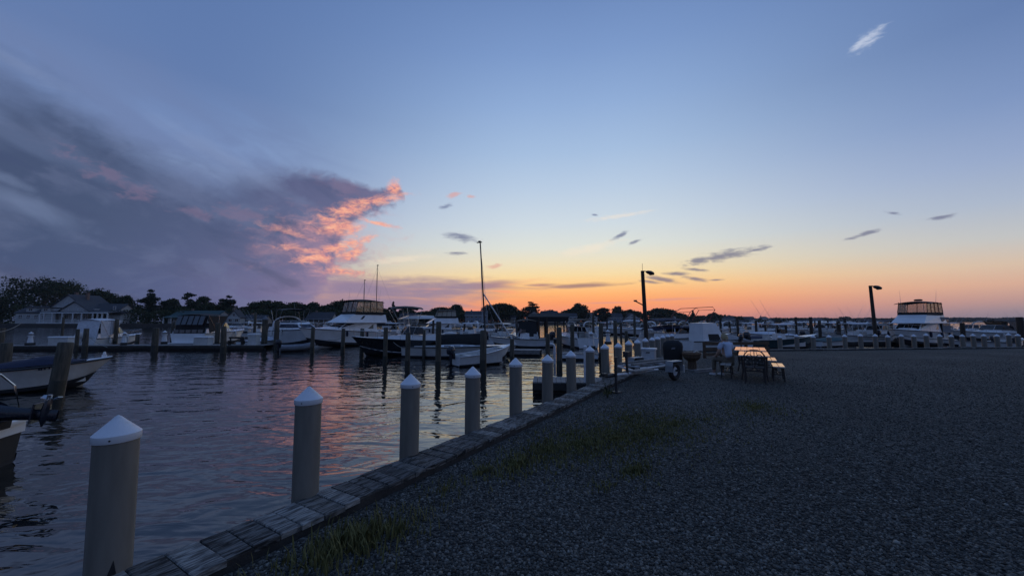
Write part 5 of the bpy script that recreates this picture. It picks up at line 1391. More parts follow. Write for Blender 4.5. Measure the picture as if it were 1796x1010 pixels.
# middle crowd
r_ = place_at('beige_canvas_cruiser', 'flybridge boat with lit beige canvas enclosure in the middle distance', 'boat', 764, 60, 200, 9.0, anchor=.5)
flybridge(r_, 9.0, 3.1, canvas=MT['black'], panelm=MT['beige'], fb=1.5, fs=1.1, can_h=.9)
MID = [
 ('console_boat', 'white console boat with white hard top left of the tall mast foot', 822, 50, 165, 7.0, 'con', dict(top=MT['whitecan'])),
 ('console_boat', 'open boat with a cage of white rails right of the tall mast', 884, 43, 60, 6.5, 'con', dict(top=MT['alu'])),
 ('cruiser_boat', 'white cruiser behind the slanting stay of the sloop', 862, 58, 30, 8.0, 'cru', dict(arch_m=MT['white'])),
 ('cuddy_boat', 'boat with dark curved canvas top left of the bright water gap', 917, 42, 97, 7.0, 'cru', dict(top=MT['black'], side_curtain=MT['black'])),
 ('cuddy_boat', 'boat with wide black canopy right of the bright water gap', 1003, 38, 105, 7.0, 'cru', dict(top=MT['black'])),
 ('console_boat', 'low white console boat beside the middle dock piles', 912, 36, 200, 6.0, 'con', dict(top=None)),
 ('cruiser_boat', 'white cruiser left of the bright strip of water', 1018, 62, 110, 8.5, 'cru', dict(arch_m=MT['white'])),
 ('console_boat', 'console boat with pale top above the bright strip of water', 1062, 76, 20, 7.0, 'con', dict(top=MT['whitecan'])),
 ('cruiser_boat', 'white cabin boat between two dark pilings left of the lamp pole', 1086, 70, 160, 8.0, 'cru', dict(top=MT['whitecan'])),
 ('cruiser_boat', 'pale cruiser touching the lamp pole from behind', 1118, 64, 200, 8.0, 'cru', dict(arch_m=MT['white'])),
 ('covered_boat', 'low boat under dark cover just right of the lamp pole', 1158, 40, 175, 6.5, 'ski', dict(cover=MT['black'])),
 ('covered_boat', 'low boat under grey cover behind the dark covered grill', 1192, 33, 160, 5.5, 'ski', dict(cover=MT['greycan'])),
 ('covered_boat', 'boat under a peaked grey cover behind the blond person', 1270, 31, 80, 5.5, 'ski', dict(cover=MT['greycan'], fb=1.3, fs=1.0)),
 ('covered_boat', 'boat under rumpled white cover left of the dark hulled console boat', 1346, 43, 150, 5.5, 'ski', dict(cover=MT['whitecan'], fb=1.1, fs=.9)),
 ('console_boat', 'white boat behind the left picnic table with pale hard top', 1305, 52, 175, 8.0, 'con', dict(top=MT['whitecan'])),
 ('covered_boat', 'low boat with dark cover floating behind the picnic tables', 1318, 41, 10, 5.0, 'ski', dict(cover=MT['navy'])),
 ('console_boat', 'white boat with pale cover between isolated piling and lamp pole', 1486, 44, 185, 6.5, 'con', dict(top=MT['whitecan'])),
 ('console_boat', 'white console boat with cream canopy left of the right lamp pole', 1508, 50, 10, 7.0, 'con', dict(top=MT['whitecan'])),
 ('covered_boat', 'low teal covered boat right of the leaning piling cluster', 1452, 38, 20, 5.0, 'ski', dict(cover=MT['teal'])),
 ('cruiser_boat', 'white cruiser bow between lamp pole and flybridge yacht', 1548, 46, 5, 7.5, 'cru', dict(arch_m=None)),
 ('cuddy_boat', 'boat with long dark arched canvas right of the flybridge yacht', 1729, 48, 178, 9.0, 'cru', dict(top=MT['black'], side_curtain=MT['vinyl2'], topz=2.5)),
 ('skiff_boat', 'small open white boat behind the capped posts at far right', 1704, 36, 160, 5.0, 'ski', dict()),
 ('console_boat', 'dark canopy boat cut by the right edge', 1800, 50, 185, 7.5, 'con', dict(top=MT['black'])),
 ('skiff_boat', 'white dinghy low behind posts near the right edge', 1762, 38, 15, 4.5, 'ski', dict()),
]
for nm, lb, px, Y, hd, L, kd, kw in MID:
    r_ = place_at(nm, lb, 'boat', px, Y, hd, L)
    if kd == 'con': console_boat(r_, L, L * .34, **kw)
    elif kd == 'cru': cruiser(r_, L, L * .33, **kw)
    else: skiff(r_, L, L * .36, **kw)
r_ = place_at('navy_canvas_cruiser', 'cruiser with navy canvas and folded bimini frame right of the lamp pole', 'boat', 1205, 33, 8, 8.0, anchor=.5)
h = cruiser(r_, 8.0, 2.9, fb=1.35, fs=1.0, top=MT['navy'], topz=2.55)
b = MB(); rows = []
for i in range(9):
    x = .3 + 5.2 * i / 8; z = 1.55 + .35 * math.sin(math.pi * (i + 1) / 10)
    rows.append([(x, 1.35 * u, z + .25 * (1 - u * u)) for u in (1, .6, 0, -.6, -1)])
b.grid([q[::-1] for q in rows]); b.build('boat_cover', MT['navy'], r_, True)
b = MB()
for sd in (1, -1): b.tube([(3.0, sd * 1.25, 2.4), (3.5, sd * 1.2, 3.2), (4.1, sd * 1.15, 3.55), (5.6, sd * 1.1, 3.62), (5.8, sd * 1.1, 3.4), (5.2, sd * 1.15, 2.5)], .028, 6)
b.tube([(5.8, 1.1, 3.4), (5.8, -1.1, 3.4)], .02, 6); b.tube([(3.5, 1.2, 3.2), (3.5, -1.2, 3.2)], .02, 6)
b.build('folded_bimini_frame', MT['brass'], r_, True)
r_ = place_at('cabin_boat', 'white slab sided cabin boat behind the seated person', 'boat', 1240, 29.5, 12, 4.4, anchor=.45)
h = Hull(4.4, 2.0, 1.15, .95, .6); basics(r_, h, MT['white'], t0=.5)
f = Frus(.9, 2.9, .85, .75, .9, 2.3, .05, .75, .12); c = f.mb().build('cabin', MT['white'], r_)
b = MB(); f.panel(b, 'right', .25, .8, .08, .42); b.build('side_opening', MT['rubber'], c)
r_ = place_at('dark_hull_console_boat', 'dark hulled console boat with pale hard top, bow pointing right', 'boat', 1386, 35, 4, 6.4, anchor=.62)
console_boat(r_, 6.4, 2.3, hullm=MT['tealhull'], top=MT['whitecan'], fb=1.25, fs=.75, rail=False)
r_ = place_at('flybridge_yacht', 'largest flybridge yacht on the right with black canvas enclosure and aft cabin', 'boat', 1598, 39.5, 208, 9.8, anchor=.50)
flybridge(r_, 9.8, 3.4, canvas=MT['black'], aft=MT['greycan'], stripe=MT['teal'], radar=True, fb=1.65, fs=1.25, can_h=1.05, logo='left')
# many small boats in the far marina on the right
names = ['console', 'cruiser', 'skiff']
protos = []
for kd in range(3):
    r_ = thing('marina_boat', 'small white boat in the crowded far marina rows', 'boat', (0, 0, WATER_Z), 0, 'small boats in the far marina rows')
    if kd == 0: console_boat(r_, 7.0, 2.4, top=MT['whitecan'])
    elif kd == 1: cruiser(r_, 8.5, 2.9, arch_m=MT['white'])
    else: cruiser(r_, 8.0, 2.8, top=MT['navy'])
    protos.append(r_)
used = set(); fleet = []
def mar_label(kd, row, px):
    a = ('white hard topped boat', 'white cruiser with arch', 'white boat with navy top')[kd]
    b_ = ('second marina row', 'third marina row', 'farthest marina row', 'nearest marina row', 'in the cove', 'nearest marina row')[row]
    for lim, t in ((660, 'left of the bare masts'), (790, 'right of the bare masts'), (850, 'by the tall leaning mast'), (960, 'below the peaked tree'), (1060, 'below the sunset silhouette tree'), (1130, 'left of the tall lamp pole'), (1190, 'just right of the tall lamp pole'),
                   (1250, 'beyond the navy canvas cruiser'), (1300, 'above the seated person'), (1360, 'above the picnic tables'), (1420, 'beyond the dark hulled console boat'), (1480, 'beyond the piling cluster'), (1540, 'by the right lamp pole'), (1640, 'near the flybridge yacht bow'), (2000, 'by the right edge')):
        if px < lim: return f'{a}, {b_}, {t}'
for row, (Y0, n, a, b_) in enumerate(((82, 16, 1070, 1580), (112, 20, 1000, 1620), (150, 18, 760, 1560), (62, 9, 1280, 1580), (125, 6, 520, 720), (58, 5, 1700, 1810))):
    for i in range(n):
        kd = rr.randrange(3); px = a + (b_ - a) * (i + rr.uniform(.2, .8)) / n; Y = Y0 * rr.uniform(.95, 1.06)
        if 930 < px < 985 or 1030 < px < 1058: continue
        o = protos[kd] if kd not in used else dup(protos[kd]); used.add(kd)
        o['label'] = mar_label(kd, row, px); fleet.append((px, o))
        x, y = wp(px, Y); o.location = (x, y, WATER_Z); o.rotation_euler = (0, 0, R(rr.choice((0, 180, 90, 270, 90)) + rr.uniform(-12, 12)))

# alike neighbours are told apart by their order from the left
by = {}
for px, o in sorted(fleet, key=lambda t: t[0]): by.setdefault(o['label'], []).append(o)
for lb, l in by.items():
    if len(l) > 1:
        for i, o in enumerate(l): o['label'] = ('leftmost ' if i == 0 else 'rightmost ' if i == len(l) - 1 else 'middle ') + lb
# open shelter whose openings frame the bright water
ps = thing('pier_shelter', 'dark open sided pier shelter framing bright water between its posts', 'shelter', (*wp(958, 47), WATER_Z), 0)
b = MB(); b.slab([(-2.3, -1.4, 2.95), (2.6, -1.4, 2.95), (2.3, 0, 3.35), (-2.0, 0, 3.35)], .12); b.slab([(2.6, 1.4, 2.95), (-2.3, 1.4, 2.95), (-2.0, 0, 3.35), (2.3, 0, 3.35)], .12); b.build('roof', MT['black'], ps)
b = MB(); b.box((.15, -1.35, 2.62), (4.7, .08, .5)); b.box((.15, 1.35, 2.62), (4.7, .08, .5)); b.build('valance', MT['black'], ps)
for x in (-2.1, -1.0, -.05, 1.2, 2.3):
    for y in (-1.3, 1.3):
        b = MB(); b.tube([(x, y, -.8), (x, y, 2.9)], .13 if x in (-1.0, -.05) else .09, 7); b.build('shelter_post', MT['polewood'], ps)
b = MB(); b.box((.15, 0, .36), (4.9, 2.8, .12)); b.build('pier_deck', MT['dock'], ps)

# ------------------------------------------------------------------ lamp poles
def lamp_pole(label, px, top, Y, z0, d, lean, arm, strut=False):
    p = at(px, top, Y); x0 = (px - CX) / F * Y
    r_ = thing('lamp_pole', label, 'lamp pole', (x0, Y, z0), 0); H = p.z - z0
    b = MB(); b.lathe([(d / 2, -.6), (d / 2 * .97, H * .4), (d / 2 * .82, H)], 12, (0, 0, 0), lean); b.build('pole', MT['polewood'], r_, True)
    tx = lean[0] * H
    b = MB(); b.tube([(tx, 0, H - .08), (tx + arm * .5, -.02, H - .02), (tx + arm * .8, -.03, H - .06)], .03, 6); a_ = b.build('arm', MT['lampmetal'], r_, True)
    b = MB(); rows = []
    for t, w_, hh in ((0, .05, .05), (.2, .13, .10), (.6, .16, .13), (.9, .12, .09), (1, .04, .03)):
        rows.append([(tx + arm * .7 + .5 * t, -.03 + w_ * math.cos(q), H - .06 - .12 * t + hh * math.sin(q)) for q in [2 * math.pi * k / 10 for k in range(10)]])
    b.grid(rows, True); b.f.append(tuple(range(10))[::-1]); b.f.append(tuple(40 + k for k in range(10))); hd = b.build('lamp_head', MT['lampmetal'], r_, True)
    b = MB(); b.lathe([(.10, 0), (.09, -.05), (.04, -.08)], 10, (tx + arm * .7 + .28, -.03, H - .19)); b.build('lens', MT['lampglass'], hd, True)
    if strut:
        zb = at(px, 533, Y).z - z0
        b = MB(); b.tube([(-.08, 0, zb - .12), (-.66, -.1, zb + .16)], .035, 6); b.box((-.66, -.1, zb + .18), (.16, .12, .10)); b.build('side_bracket', MT['lampmetal'], r_, True)
        b = MB(); b.tube([(tx, 0, H - .02), (tx, 0, H + .45)], .012, 5); b.build('antenna', MT['lampmetal'], r_)
        b = MB(); b.box((.02, -d / 2 - .05, 1.2), (.2, .1, .4)); b.build('junction_box', MT['greycan'], r_)
    return r_
lamp_pole('tall wooden lamp pole near the middle with side bracket and antenna', 1133, 475, 23.0, WATER_Z, .25, (-.028, 0), .28, True)
lamp_pole('shorter wooden lamp pole at the right on the far bulkhead', 1532, 501, 24.9, 0.0, .21, (-.028, 0), .25)

# ------------------------------------------------------------------ things on the lot
# storage bin
p = gnd(1141, 642); r_ = thing('storage_bin', 'tall pale plastic storage bin with lid beside the boat trailer', 'bin', (p.x, p.y + .15, 0), R(-28))
b = MB(); b.grid([[(x * s, y * s, z) for x, y in ((-.25, -.22), (.25, -.22), (.25, .22), (-.25, .22))] for z, s in ((0, .90), (.03, .94), (.60, 1.0), (.62, 1.0))], True); b.f.append((3, 2, 1, 0)); b.build('bin_body', MT['ltin'], r_)
b = MB(); b.box((0, 0, .655), (.57, .51, .07), ch=.02); b.build('lid', MT['ltin'], r_)
for k in (-.14, .0, .14):
    b = MB(); b.box((k, -.222, .30), (.03, .016, .5)); b.build('rib', MT['ltin'], r_)
b = MB(); b.box((.0, -.232, .53), (.14, .012, .04)); b.build('handle', MT['rubber'], r_)
# boat trailer: tongue to the left, axle to the right
p0, p1 = gnd(1066, 690), gnd(1190, 668)
d = (p1 - p0); yaw = math.atan2(d.y, d.x)
tr = thing('boat_trailer', 'empty low boat trailer with jack stand and one fendered wheel at its right end', 'trailer', (p0.x, p0.y, 0), yaw)
L = d.length
b = MB(); b.tube([(0, 0, .42), (L * .42, .0, .40), (L * .62, .42, .40), (L + .8, .42, .40)], .035, 6); b.tube([(L * .42, 0, .40), (L * .62, -.42 + .5, .40), (L * .7, .05, .40)], .03, 6)
b.tube([(L * .4, 0, .40), (L * .62, 1.2, .40), (L + .8, 1.25, .40)], .035, 6); b.tube([(L * .72, .42, .40), (L * .72, 1.25, .40)], .03, 6); b.tube([(L + .4, .42, .40), (L + .4, 1.25, .40)], .03, 6)
b.build('frame', MT['alu'], tr, True)
b = MB(); b.tube([(-.05, 0, .42), (.25, 0, .42)], .05, 6); b.box((-.1, 0, .45), (.12, .09, .08)); b.build('coupler', MT['lampmetal'], tr)
b = MB(); b.tube([(.25, -.06, .03), (.25, -.06, .86)], .032, 8); b.tube([(.25, -.06, .84), (.38, -.06, .86)], .014, 6); b.box((.25, -.06, .02), (.2, .2, .03)); b.build('jack_stand', MT['lampmetal'], tr)
b = MB(); b.tube([(.8, 0, .4), (.75, 0, .95)], .035, 6); b.box((.8, 0, .9), (.16, .14, .14)); b.build('winch_post', MT['lampmetal'], tr)
for yy in (.62, 1.05):
    b = MB(); b.box((L * .88, yy, .50), (1.9, .10, .06)); b.build('bunk', MT['dock'], tr)
b = MB(); b.box((L * .42, -.02, .46), (.85, .24, .03), .0); b.build('step_board', MT['dock'], tr)
w0 = bpy.data.objects.new('wheel', None)
def wheel(x, y):
    o = bpy.data.objects.new('wheel', None); COL.objects.link(o); o.parent = tr; o.location = (x, y, .27)
    b = MB(); rows = []
    for a in [2 * math.pi * k / 20 for k in range(21)]:
        rows.append([((.20 + .068 * math.cos(q)) * math.cos(a), .075 * math.sin(q), (.20 + .068 * math.cos(q)) * math.sin(a)) for q in [2 * math.pi * k / 8 for k in range(8)]])
    b.grid(rows, True); b.build('tyre', MT['rubber'], o, True)
    b = MB(); b.lathe([(.14, -.03), (.13, .03), (.05, .045), (.02, .05)], 12); q = b.build('rim', MT['alu'], o, True); q.rotation_euler = (R(90), 0, 0)
    b = MB(); P = [(.30 * max(-1, min(1, 1.25 * math.cos(a))), 0, .31 * min(1, 1.5 * math.sin(a))) for a in [math.pi * (k / 8) for k in range(9)]]
    up = [[(x_, -.10, z_), (x_, .10, z_)] for x_, _, z_ in P]; dn = [[(x_ * .94, -.12, z_ * .94), (x_ * .94, .12, z_ * .94)] for x_, _, z_ in P]
    b.grid(up); b.grid([r_[::-1] for r_ in dn]); b.grid([[u_[0] for u_ in up], [u_[0] for u_ in dn]]); b.grid([[u_[1] for u_ in dn], [u_[1] for u_ in up]]); b.build('fender', MT['greyhull'], o)
wheel(L, .12); wheel(L + .1, 1.50)
b = MB(); b.box((L + .55, .18, .30), (.05, .14, .22)); b.box((L + .52, .18, .30), (.02, .1, .16)); b.build('plate', MT['offwhite'], tr)
b = MB(); b.tube([(L, 0, .3), (L, 1.6, .3)], .03, 6); b.build('axle', MT['lampmetal'], tr)
# spilled dark weeds by the tongue: a small leafy plant
p = gnd(1066, 698); pl = thing('weed_plant', 'dark leafy weed growing at the trailer tongue beside the plank edge', 'plant', (p.x, p.y, 0), 0)
b = MB(); lf = MB(); rq = random.Random(4)
for k in range(9):
    a = rq.random() * 6.28; tip = Vector((math.cos(a) * rq.uniform(.05, .2), math.sin(a) * rq.uniform(.05, .2), rq.uniform(.18, .42)))
    b.tube([(0, 0, 0), tip * .5 + Vector((0, 0, .03)), tip], .006, 4, .003)
    for q in range(9):
        P = tip * rq.uniform(.4, 1.05); e = Vector((rq.gauss(0, 1), rq.gauss(0, 1), rq.gauss(0, .5))).normalized() * .05; s_ = e.cross(Vector((0, 0, 1))).normalized() * .016
        lf.add([P, P + e * .5 + s_, P + e, P + e * .5 - s_], [(0, 1, 2, 3)])
b.build('stem', MT['leafc'], pl); lf.build('leaves', MT['leafc'], pl)
# covered grill
p = gnd(1192, 648); gr = thing('covered_grill', 'black fabric covered barbecue grill between storage bin and brown tub', 'grill', (p.x, p.y + .55, 0), R(-20))
b = MB(); rows = []
for z, w_, d_ in ((.06, .34, .27), (.35, .33, .26), (.62, .35, .28), (.80, .36, .28), (.93, .33, .22), (1.02, .22, .12), (1.04, .06, .03)):
    rows.append([((w_ * (abs(math.cos(a)) ** .55) * (1 if math.cos(a) > 0 else -1)) * (1 + .025 * math.sin(5 * a + z * 9)), (d_ * (abs(math.sin(a)) ** .55) * (1 if math.sin(a) > 0 else -1)) * (1 + .03 * math.sin(7 * a)), z) for a in [2 * math.pi * k / 24 for k in range(24)]])
b.grid(rows, True); b.f.append(tuple(range(24))[::-1]); b.f.append(tuple(144 + k for k in range(24))); b.build('grill_cover', MT['black'], gr, True)
for sx in (-.28, .28):
    for sy in (-.2, .2):
        b = MB(); b.tube([(sx, sy, 0), (sx, sy, .3)], .022, 6); b.build('leg', MT['lampmetal'], gr)
b = MB(); b.slab([(-.06, -.292, .70), (.07, -.292, .72), (.08, -.288, .765), (.0, -.288, .78), (-.05, -.288, .75)], .008); b.build('label_patch', MT['greycan'], gr)
# brown tub table on a pedestal
p = gnd(1220, 650); tb = thing('pedestal_tub', 'brown octagonal wooden tub on a pedestal right of the covered grill', 'planter', (p.x, p.y + .25, 0), .3)
tubw = mat('brown_tub_wood', (.115, .075, .045), .8, c2=(.07, .045, .028), scale=5, stretch=(5, 5, .5), bump=.5)
b = MB(); b.lathe([(.16, .02), (.15, .32), (.17, .36)], 8); b.build('pedestal', tubw, tb)
b = MB(); b.lathe([(.20, .34), (.30, .44), (.33, .60), (.31, .64)], 8); b.build('tub', tubw, tb)
b = MB(); b.lathe([(.345, .56), (.345, .61), (.33, .615)], 8); b.build('rim', MT['teak'], tb)
b = MB(); b.tube([(-.12, -.22, .64), (.0, -.25, .70), (.12, -.22, .64)], .018, 6); b.build('handle', MT['offwhite'], tb, True)
b = MB(); b.box((0, 0, .015), (.5, .5, .03)); b.build('base_board', MT['dock'], tb)
# stacked grey boards beside the tub
p = gnd(1238, 652)
for i, (dx, dy, rz, z) in enumerate(((0, 0, .55, .025), (.05, .12, .62, .025), (.02, .06, .5, .075))):
    o = MB().box((0, 0, 0), (1.1, .14, .045), 0, .005).build('loose_board', MT['dock']); o.location = (p.x + dx, p.y + dy, z); o.rotation_euler = (0, 0, rz)
    tag(o, ['lower near board lying on gravel by the brown tub', 'lower rear board lying on gravel by the brown tub', 'upper board lying across two boards by the brown tub'][i], 'board', 'loose grey boards on the gravel')
# board fence behind the person
fa, fb_ = gnd(1236, 628), gnd(1345, 626)
d = fb_ - fa; fl = d.length; fn = thing('board_rail', 'low brown three board rail behind the seated person and tables', 'fence', (fa.x, fa.y, 0), math.atan2(d.y, d.x))
for i in range(4):
    b = MB(); b.box((fl * i / 3, 0, .38), (.10, .10, .76)); b.build('post', tubw, fn)
for z in (.18, .43, .68):
    b = MB(); b.box((fl / 2, -.075, z), (fl + .2, .04, .15), 0, .006); b.build('rail_board', tubw, fn)

# ------------------------------------------------------------------ picnic tables and benches
AX = Vector((.52, .854, 0)); PX = Vector((.854, -.52, 0)); YAW = math.atan2(AX.y, AX.x)
tabw = mat('pale_varnished_boards', (.52, .50, .46), .10, c2=(.42, .40, .36), scale=3, stretch=(.5, 7, 3), bump=.08, bscale=8, coat=.35)
def table(label, c, ln, wd, ornate):
    t = thing('picnic_table', label, 'table', (c.x, c.y, 0), YAW); n = 5; bw = wd / n
    for i in range(n):
        b = MB(); b.box((0, -wd / 2 + bw * (i + .5), .735), (ln, bw - .008, .035), 0, .006); b.build('table_board', tabw, t)
    for sx in (-1, 1):
        b = MB(); x = sx * (ln / 2 - .28)
        for sy in (-1, 1):
            b.tube([(x, sy * wd * .42, .0), (x, sy * wd * .36, .25), (x, sy * wd * .40, .70)], .024, 6)
        b.tube([(x, -wd * .42, .70), (x, wd * .42, .70)], .024, 6); b.tube([(x, -wd * .37, .28), (x, wd * .37, .28)], .02, 6)
        if ornate:
            for sy in (-1, 1):
                for cy, cz, r_ in ((.14, .56, .10), (.24, .42, .08), (.10, .38, .07)):
                    b.tube([(x, sy * (cy + r_ * math.cos(a)), cz + r_ * math.sin(a)) for a in [5.2 * k / 12 + .4 for k in range(13)]], .012, 5)
            b.tube([(x, -.30, .30), (x, -.12, .52), (x, 0, .60), (x, .12, .52), (x, .30, .30)], .014, 5)
            b.tube([(x, -.28, .66), (x, -.1, .50), (x, .1, .50), (x, .28, .66)], .014, 5)
        b.build('leg_frame', MT['lampmetal'], t, True)
    b = MB(); b.tube([(-ln / 2 + .28, 0, .28), (ln / 2 - .28, 0, .28)], .02, 6); b.build('stretcher', MT['lampmetal'], t)
    return t
def bench(label, c, ln, wd=.30):
    t = thing('bench', label, 'bench', (c.x, c.y, 0), YAW)
    for i in range(2):
        b = MB(); b.box((0, -wd / 2 + wd / 2 * (i + .5), .43), (ln, wd / 2 - .008, .035), 0, .006); b.build('seat_board', tabw, t)
    for sx in (-1, 1):
        b = MB(); x = sx * (ln / 2 - .22)
        for sy in (-1, 1): b.tube([(x, sy * wd * .46, 0), (x, sy * wd * .38, .41)], .02, 6)
        b.tube([(x, -wd * .42, .20), (x, wd * .42, .20)], .016, 6); b.tube([(x, -wd * .42, .40), (x, wd * .42, .40)], .016, 6); b.build('leg_frame', MT['lampmetal'], t, True)
    b = MB(); b.tube([(-ln / 2 + .22, 0, .2), (ln / 2 - .22, 0, .2)], .016, 6); b.build('stretcher', MT['lampmetal'], t)
    return t
T1 = Vector((7.48, 12.05, 0)); T2 = T1 + AX * 2.35 + PX * -.08
table('nearer picnic table with black scrolled iron legs beside the seated person', T1, 1.75, .80, True)
table('farther picnic table with pale reflective top behind the scrolled one', T2, 1.9, .95, False)
bench('left bench on which the blond person sits', T1 - PX * .74 + AX * .05, 1.5)
bench('nearer of the two right hand benches, beside the scrolled table', T1 + PX * .60 + AX * -.08, 1.1)
bench('farther of the two right hand benches, beside the plain table', T2 + PX * .60 + AX * -.35, 1.3)
# iron chair at the near end of the table, its scrolled back towards us
c = T1 - AX * 1.12; ch = thing('iron_chair', 'black scrolled iron chair at the near end of the tables', 'chair', (c.x, c.y, 0), YAW)
b = MB()
for sy in (-1, 1):
    b.tube([(-.20, sy * .24, 0), (-.20, sy * .24, .45), (-.24, sy * .24, .80), (-.25, sy * .17, .90)], .018, 6)
b.tube([(-.25, -.17, .90), (-.26, -.08, .94), (-.26, .08, .94), (-.25, .17, .90)], .018, 6)
for sy in (-1, 1):
    b.tube([(-.23, sy * (.12 + .075 * math.cos(a)), .72 + .10 * math.sin(a)) for a in [5.6 * k / 12 for k in range(13)]], .011, 5)
b.tube([(-.22, 0, .46), (-.24, 0, .92)], .011, 5); b.tube([(-.22, -.24, .55), (-.22, 0, .63), (-.22, .24, .55)], .011, 5); b.build('backrest', MT['lampmetal'], ch, True)
b = MB(); b.box((0, 0, .45), (.44, .48, .03), 0, .01); b.build('seat', MT['lampmetal'], ch)
for sy in (-1, 1):
    b = MB(); b.tube([(.20, sy * .22, 0), (.19, sy * .22, .45)], .018, 6); b.build('leg', MT['lampmetal'], ch)
for sy in (-1, 1):
    b = MB(); b.tube([(-.22, sy * .25, .66), (.05, sy * .26, .67), (.16, sy * .25, .62), (.18, sy * .24, .46)], .016, 6); b.build('armrest', MT['lampmetal'], ch, True)

# ------------------------------------------------------------------ seated person
def skin(name, m, parent, verts, edges, radii, sub=2, root=0):
    me = bpy.data.meshes.new(name); me.from_pydata([Vector(v) for v in verts], edges, []); me.materials.append(m)
    o = bpy.data.objects.new(name, me); COL.objects.link(o)
    if parent is not None: o.parent = parent
    o.modifiers.new('skin', 'SKIN'); sv = me.skin_vertices[0].data
    for i, r_ in enumerate(radii):
        sv[i].radius = r_ if isinstance(r_, tuple) else (r_, r_)
    sv[root].use_root = True
    o.modifiers['skin'].use_smooth_shade = True
    s_ = o.modifiers.new('sub', 'SUBSURF'); s_.levels = sub; s_.render_levels = sub
    return o
skinm = mat('skin', (.42, .27, .20), .55, c2=(.36, .22, .16), scale=6)
shirtm = mat('white_blue_shirt', (.52, .58, .70), .85, c2=(.44, .50, .62), scale=6, bump=.5, bscale=9)
pantm = mat('khaki_trousers', (.16, .135, .10), .9, c2=(.12, .10, .075), scale=8, bump=.4)
hairm = mat('blond_hair', (.42, .33, .18), .6, c2=(.28, .20, .10), scale=14, stretch=(8, 8, 1), bump=.6)
shoem = mat('white_shoe', (.55, .55, .55), .6, scale=8)
seat_c = T1 - PX * .72 - AX * .05
# facing the water: local +x is the facing direction
face = (-PX * .72 + AX * .70).normalized()
pr = thing('person', 'blond person in pale blue shirt sitting on the left bench, facing the water', 'person', (seat_c.x, seat_c.y, 0), math.atan2(face.y, face.x))
pv = [(0, 0, .55), (.0, 0, .72), (.03, 0, .92), (.06, 0, 1.06), (.08, 0, 1.13),                       # pelvis, waist, chest, collar, neck
      (.03, .17, 1.03), (.05, .25, .80), (.22, .20, .64), (.29, .15, .62),                              # left arm
      (.03, -.17, 1.03), (.05, -.25, .80), (.22, -.20, .64), (.29, -.15, .62),
      (.04, .10, .53), (.42, .12, .52), (.44, .12, .11), (.45, .12, .05), (.58, .13, .035),             # left leg
      (.04, -.10, .53), (.40, -.12, .52), (.34, -.12, .11), (.35, -.12, .05), (.48, -.13, .035)]
pe = [(0, 1), (1, 2), (2, 3), (3, 4), (3, 5), (5, 6), (6, 7), (7, 8), (3, 9), (9, 10), (10, 11), (11, 12), (0, 13), (13, 14), (14, 15), (15, 16), (16, 17), (0, 18), (18, 19), (19, 20), (20, 21), (21, 22)]
prd = [(.13, .15), (.12, .14), (.12, .16), (.08, .10), .052, .062, .045, .036, .030, .062, .045, .036, .030, .085, .066, .042, .04, .032, .085, .066, .042, .04, .032]
# head joined onto the same skeleton
hv = [(.095, 0, 1.20), (.11, 0, 1.26), (.105, 0, 1.31)]
o0 = len(pv); pv += hv; pe += [(4, o0), (o0, o0 + 1), (o0 + 1, o0 + 2)]; prd += [(.075, .066), (.095, .078), (.07, .06)]
pv += [(.205, 0, 1.235)]; pe += [(o0, len(pv) - 1)]; prd += [.016]                                       # nose
for sy in (1, -1):
    pv += [(.10, sy * .088, 1.235)]; pe += [(o0 + 1, len(pv) - 1)]; prd += [.014]                        # ears
body = skin('body', skinm, pr, pv, pe, prd)
for sy, wrist in ((1, 8), (-1, 12)):
    w_ = Vector(pv[wrist])
    fv = [tuple(w_), tuple(w_ + Vector((.06, -sy * .005, -.005)))]; fe = [(0, 1)]; fr_ = [.024, (.016, .034)]
    for k in range(4):
        a = len(fv); ln = (.045, .055, .05, .04)[k]; oy = (-.03 + .02 * k)
        fv += [tuple(w_ + Vector((.085, oy, -.005))), tuple(w_ + Vector((.085 + ln * .6, oy, -.012))), tuple(w_ + Vector((.085 + ln, oy, -.03)))]; fe += [(1, a), (a, a + 1), (a + 1, a + 2)]; fr_ += [.009, .008, .007]
    a = len(fv); fv += [tuple(w_ + Vector((.035, -sy * .035, .0))), tuple(w_ + Vector((.07, -sy * .055, -.01)))]; fe += [(0, a), (a, a + 1)]; fr_ += [.011, .009]
    skin('hand', skinm, pr, fv, fe, fr_, 1)
skin('shirt', shirtm, pr, [(-.01, 0, .57), (.0, 0, .72), (.03, 0, .92), (.055, 0, 1.05), (.025, .17, 1.04), (.055, .255, .84), (.025, -.17, 1.04), (.055, -.255, .84)],
     [(0, 1), (1, 2), (2, 3), (3, 4), (4, 5), (3, 6), (6, 7)], [(.15, .18), (.14, .165), (.14, .185), (.085, .11), .082, .070, .082, .070])
skin('trousers', pantm, pr, [(-.01, 0, .545), (.04, .10, .53), (.42, .12, .525), (.44, .12, .14), (.04, -.10, .53), (.40, -.12, .525), (.345, -.12, .14)],
     [(0, 1), (1, 2), (2, 3), (0, 4), (4, 5), (5, 6)], [(.15, .175), .10, .080, .062, .10, .080, .062])
for x0, y0 in ((.45, .12), (.355, -.12)):
    b = MB(); rows = []
    for t, w_, hh in ((-.06, .03, .06), (0, .045, .09), (.08, .05, .07), (.16, .045, .05), (.20, .02, .03)):
        rows.append([(x0 + t, y0 + w_ * math.cos(q), .005 + hh * max(0, math.sin(q)) + .004 * math.sin(q)) for q in [2 * math.pi * k / 10 for k in range(10)]])
    b.grid(rows, True); b.f.append(tuple(range(10))[::-1]); b.f.append(tuple(40 + k for k in range(10))); b.build('shoe', shoem, pr, True)
b = MB(); rows = []
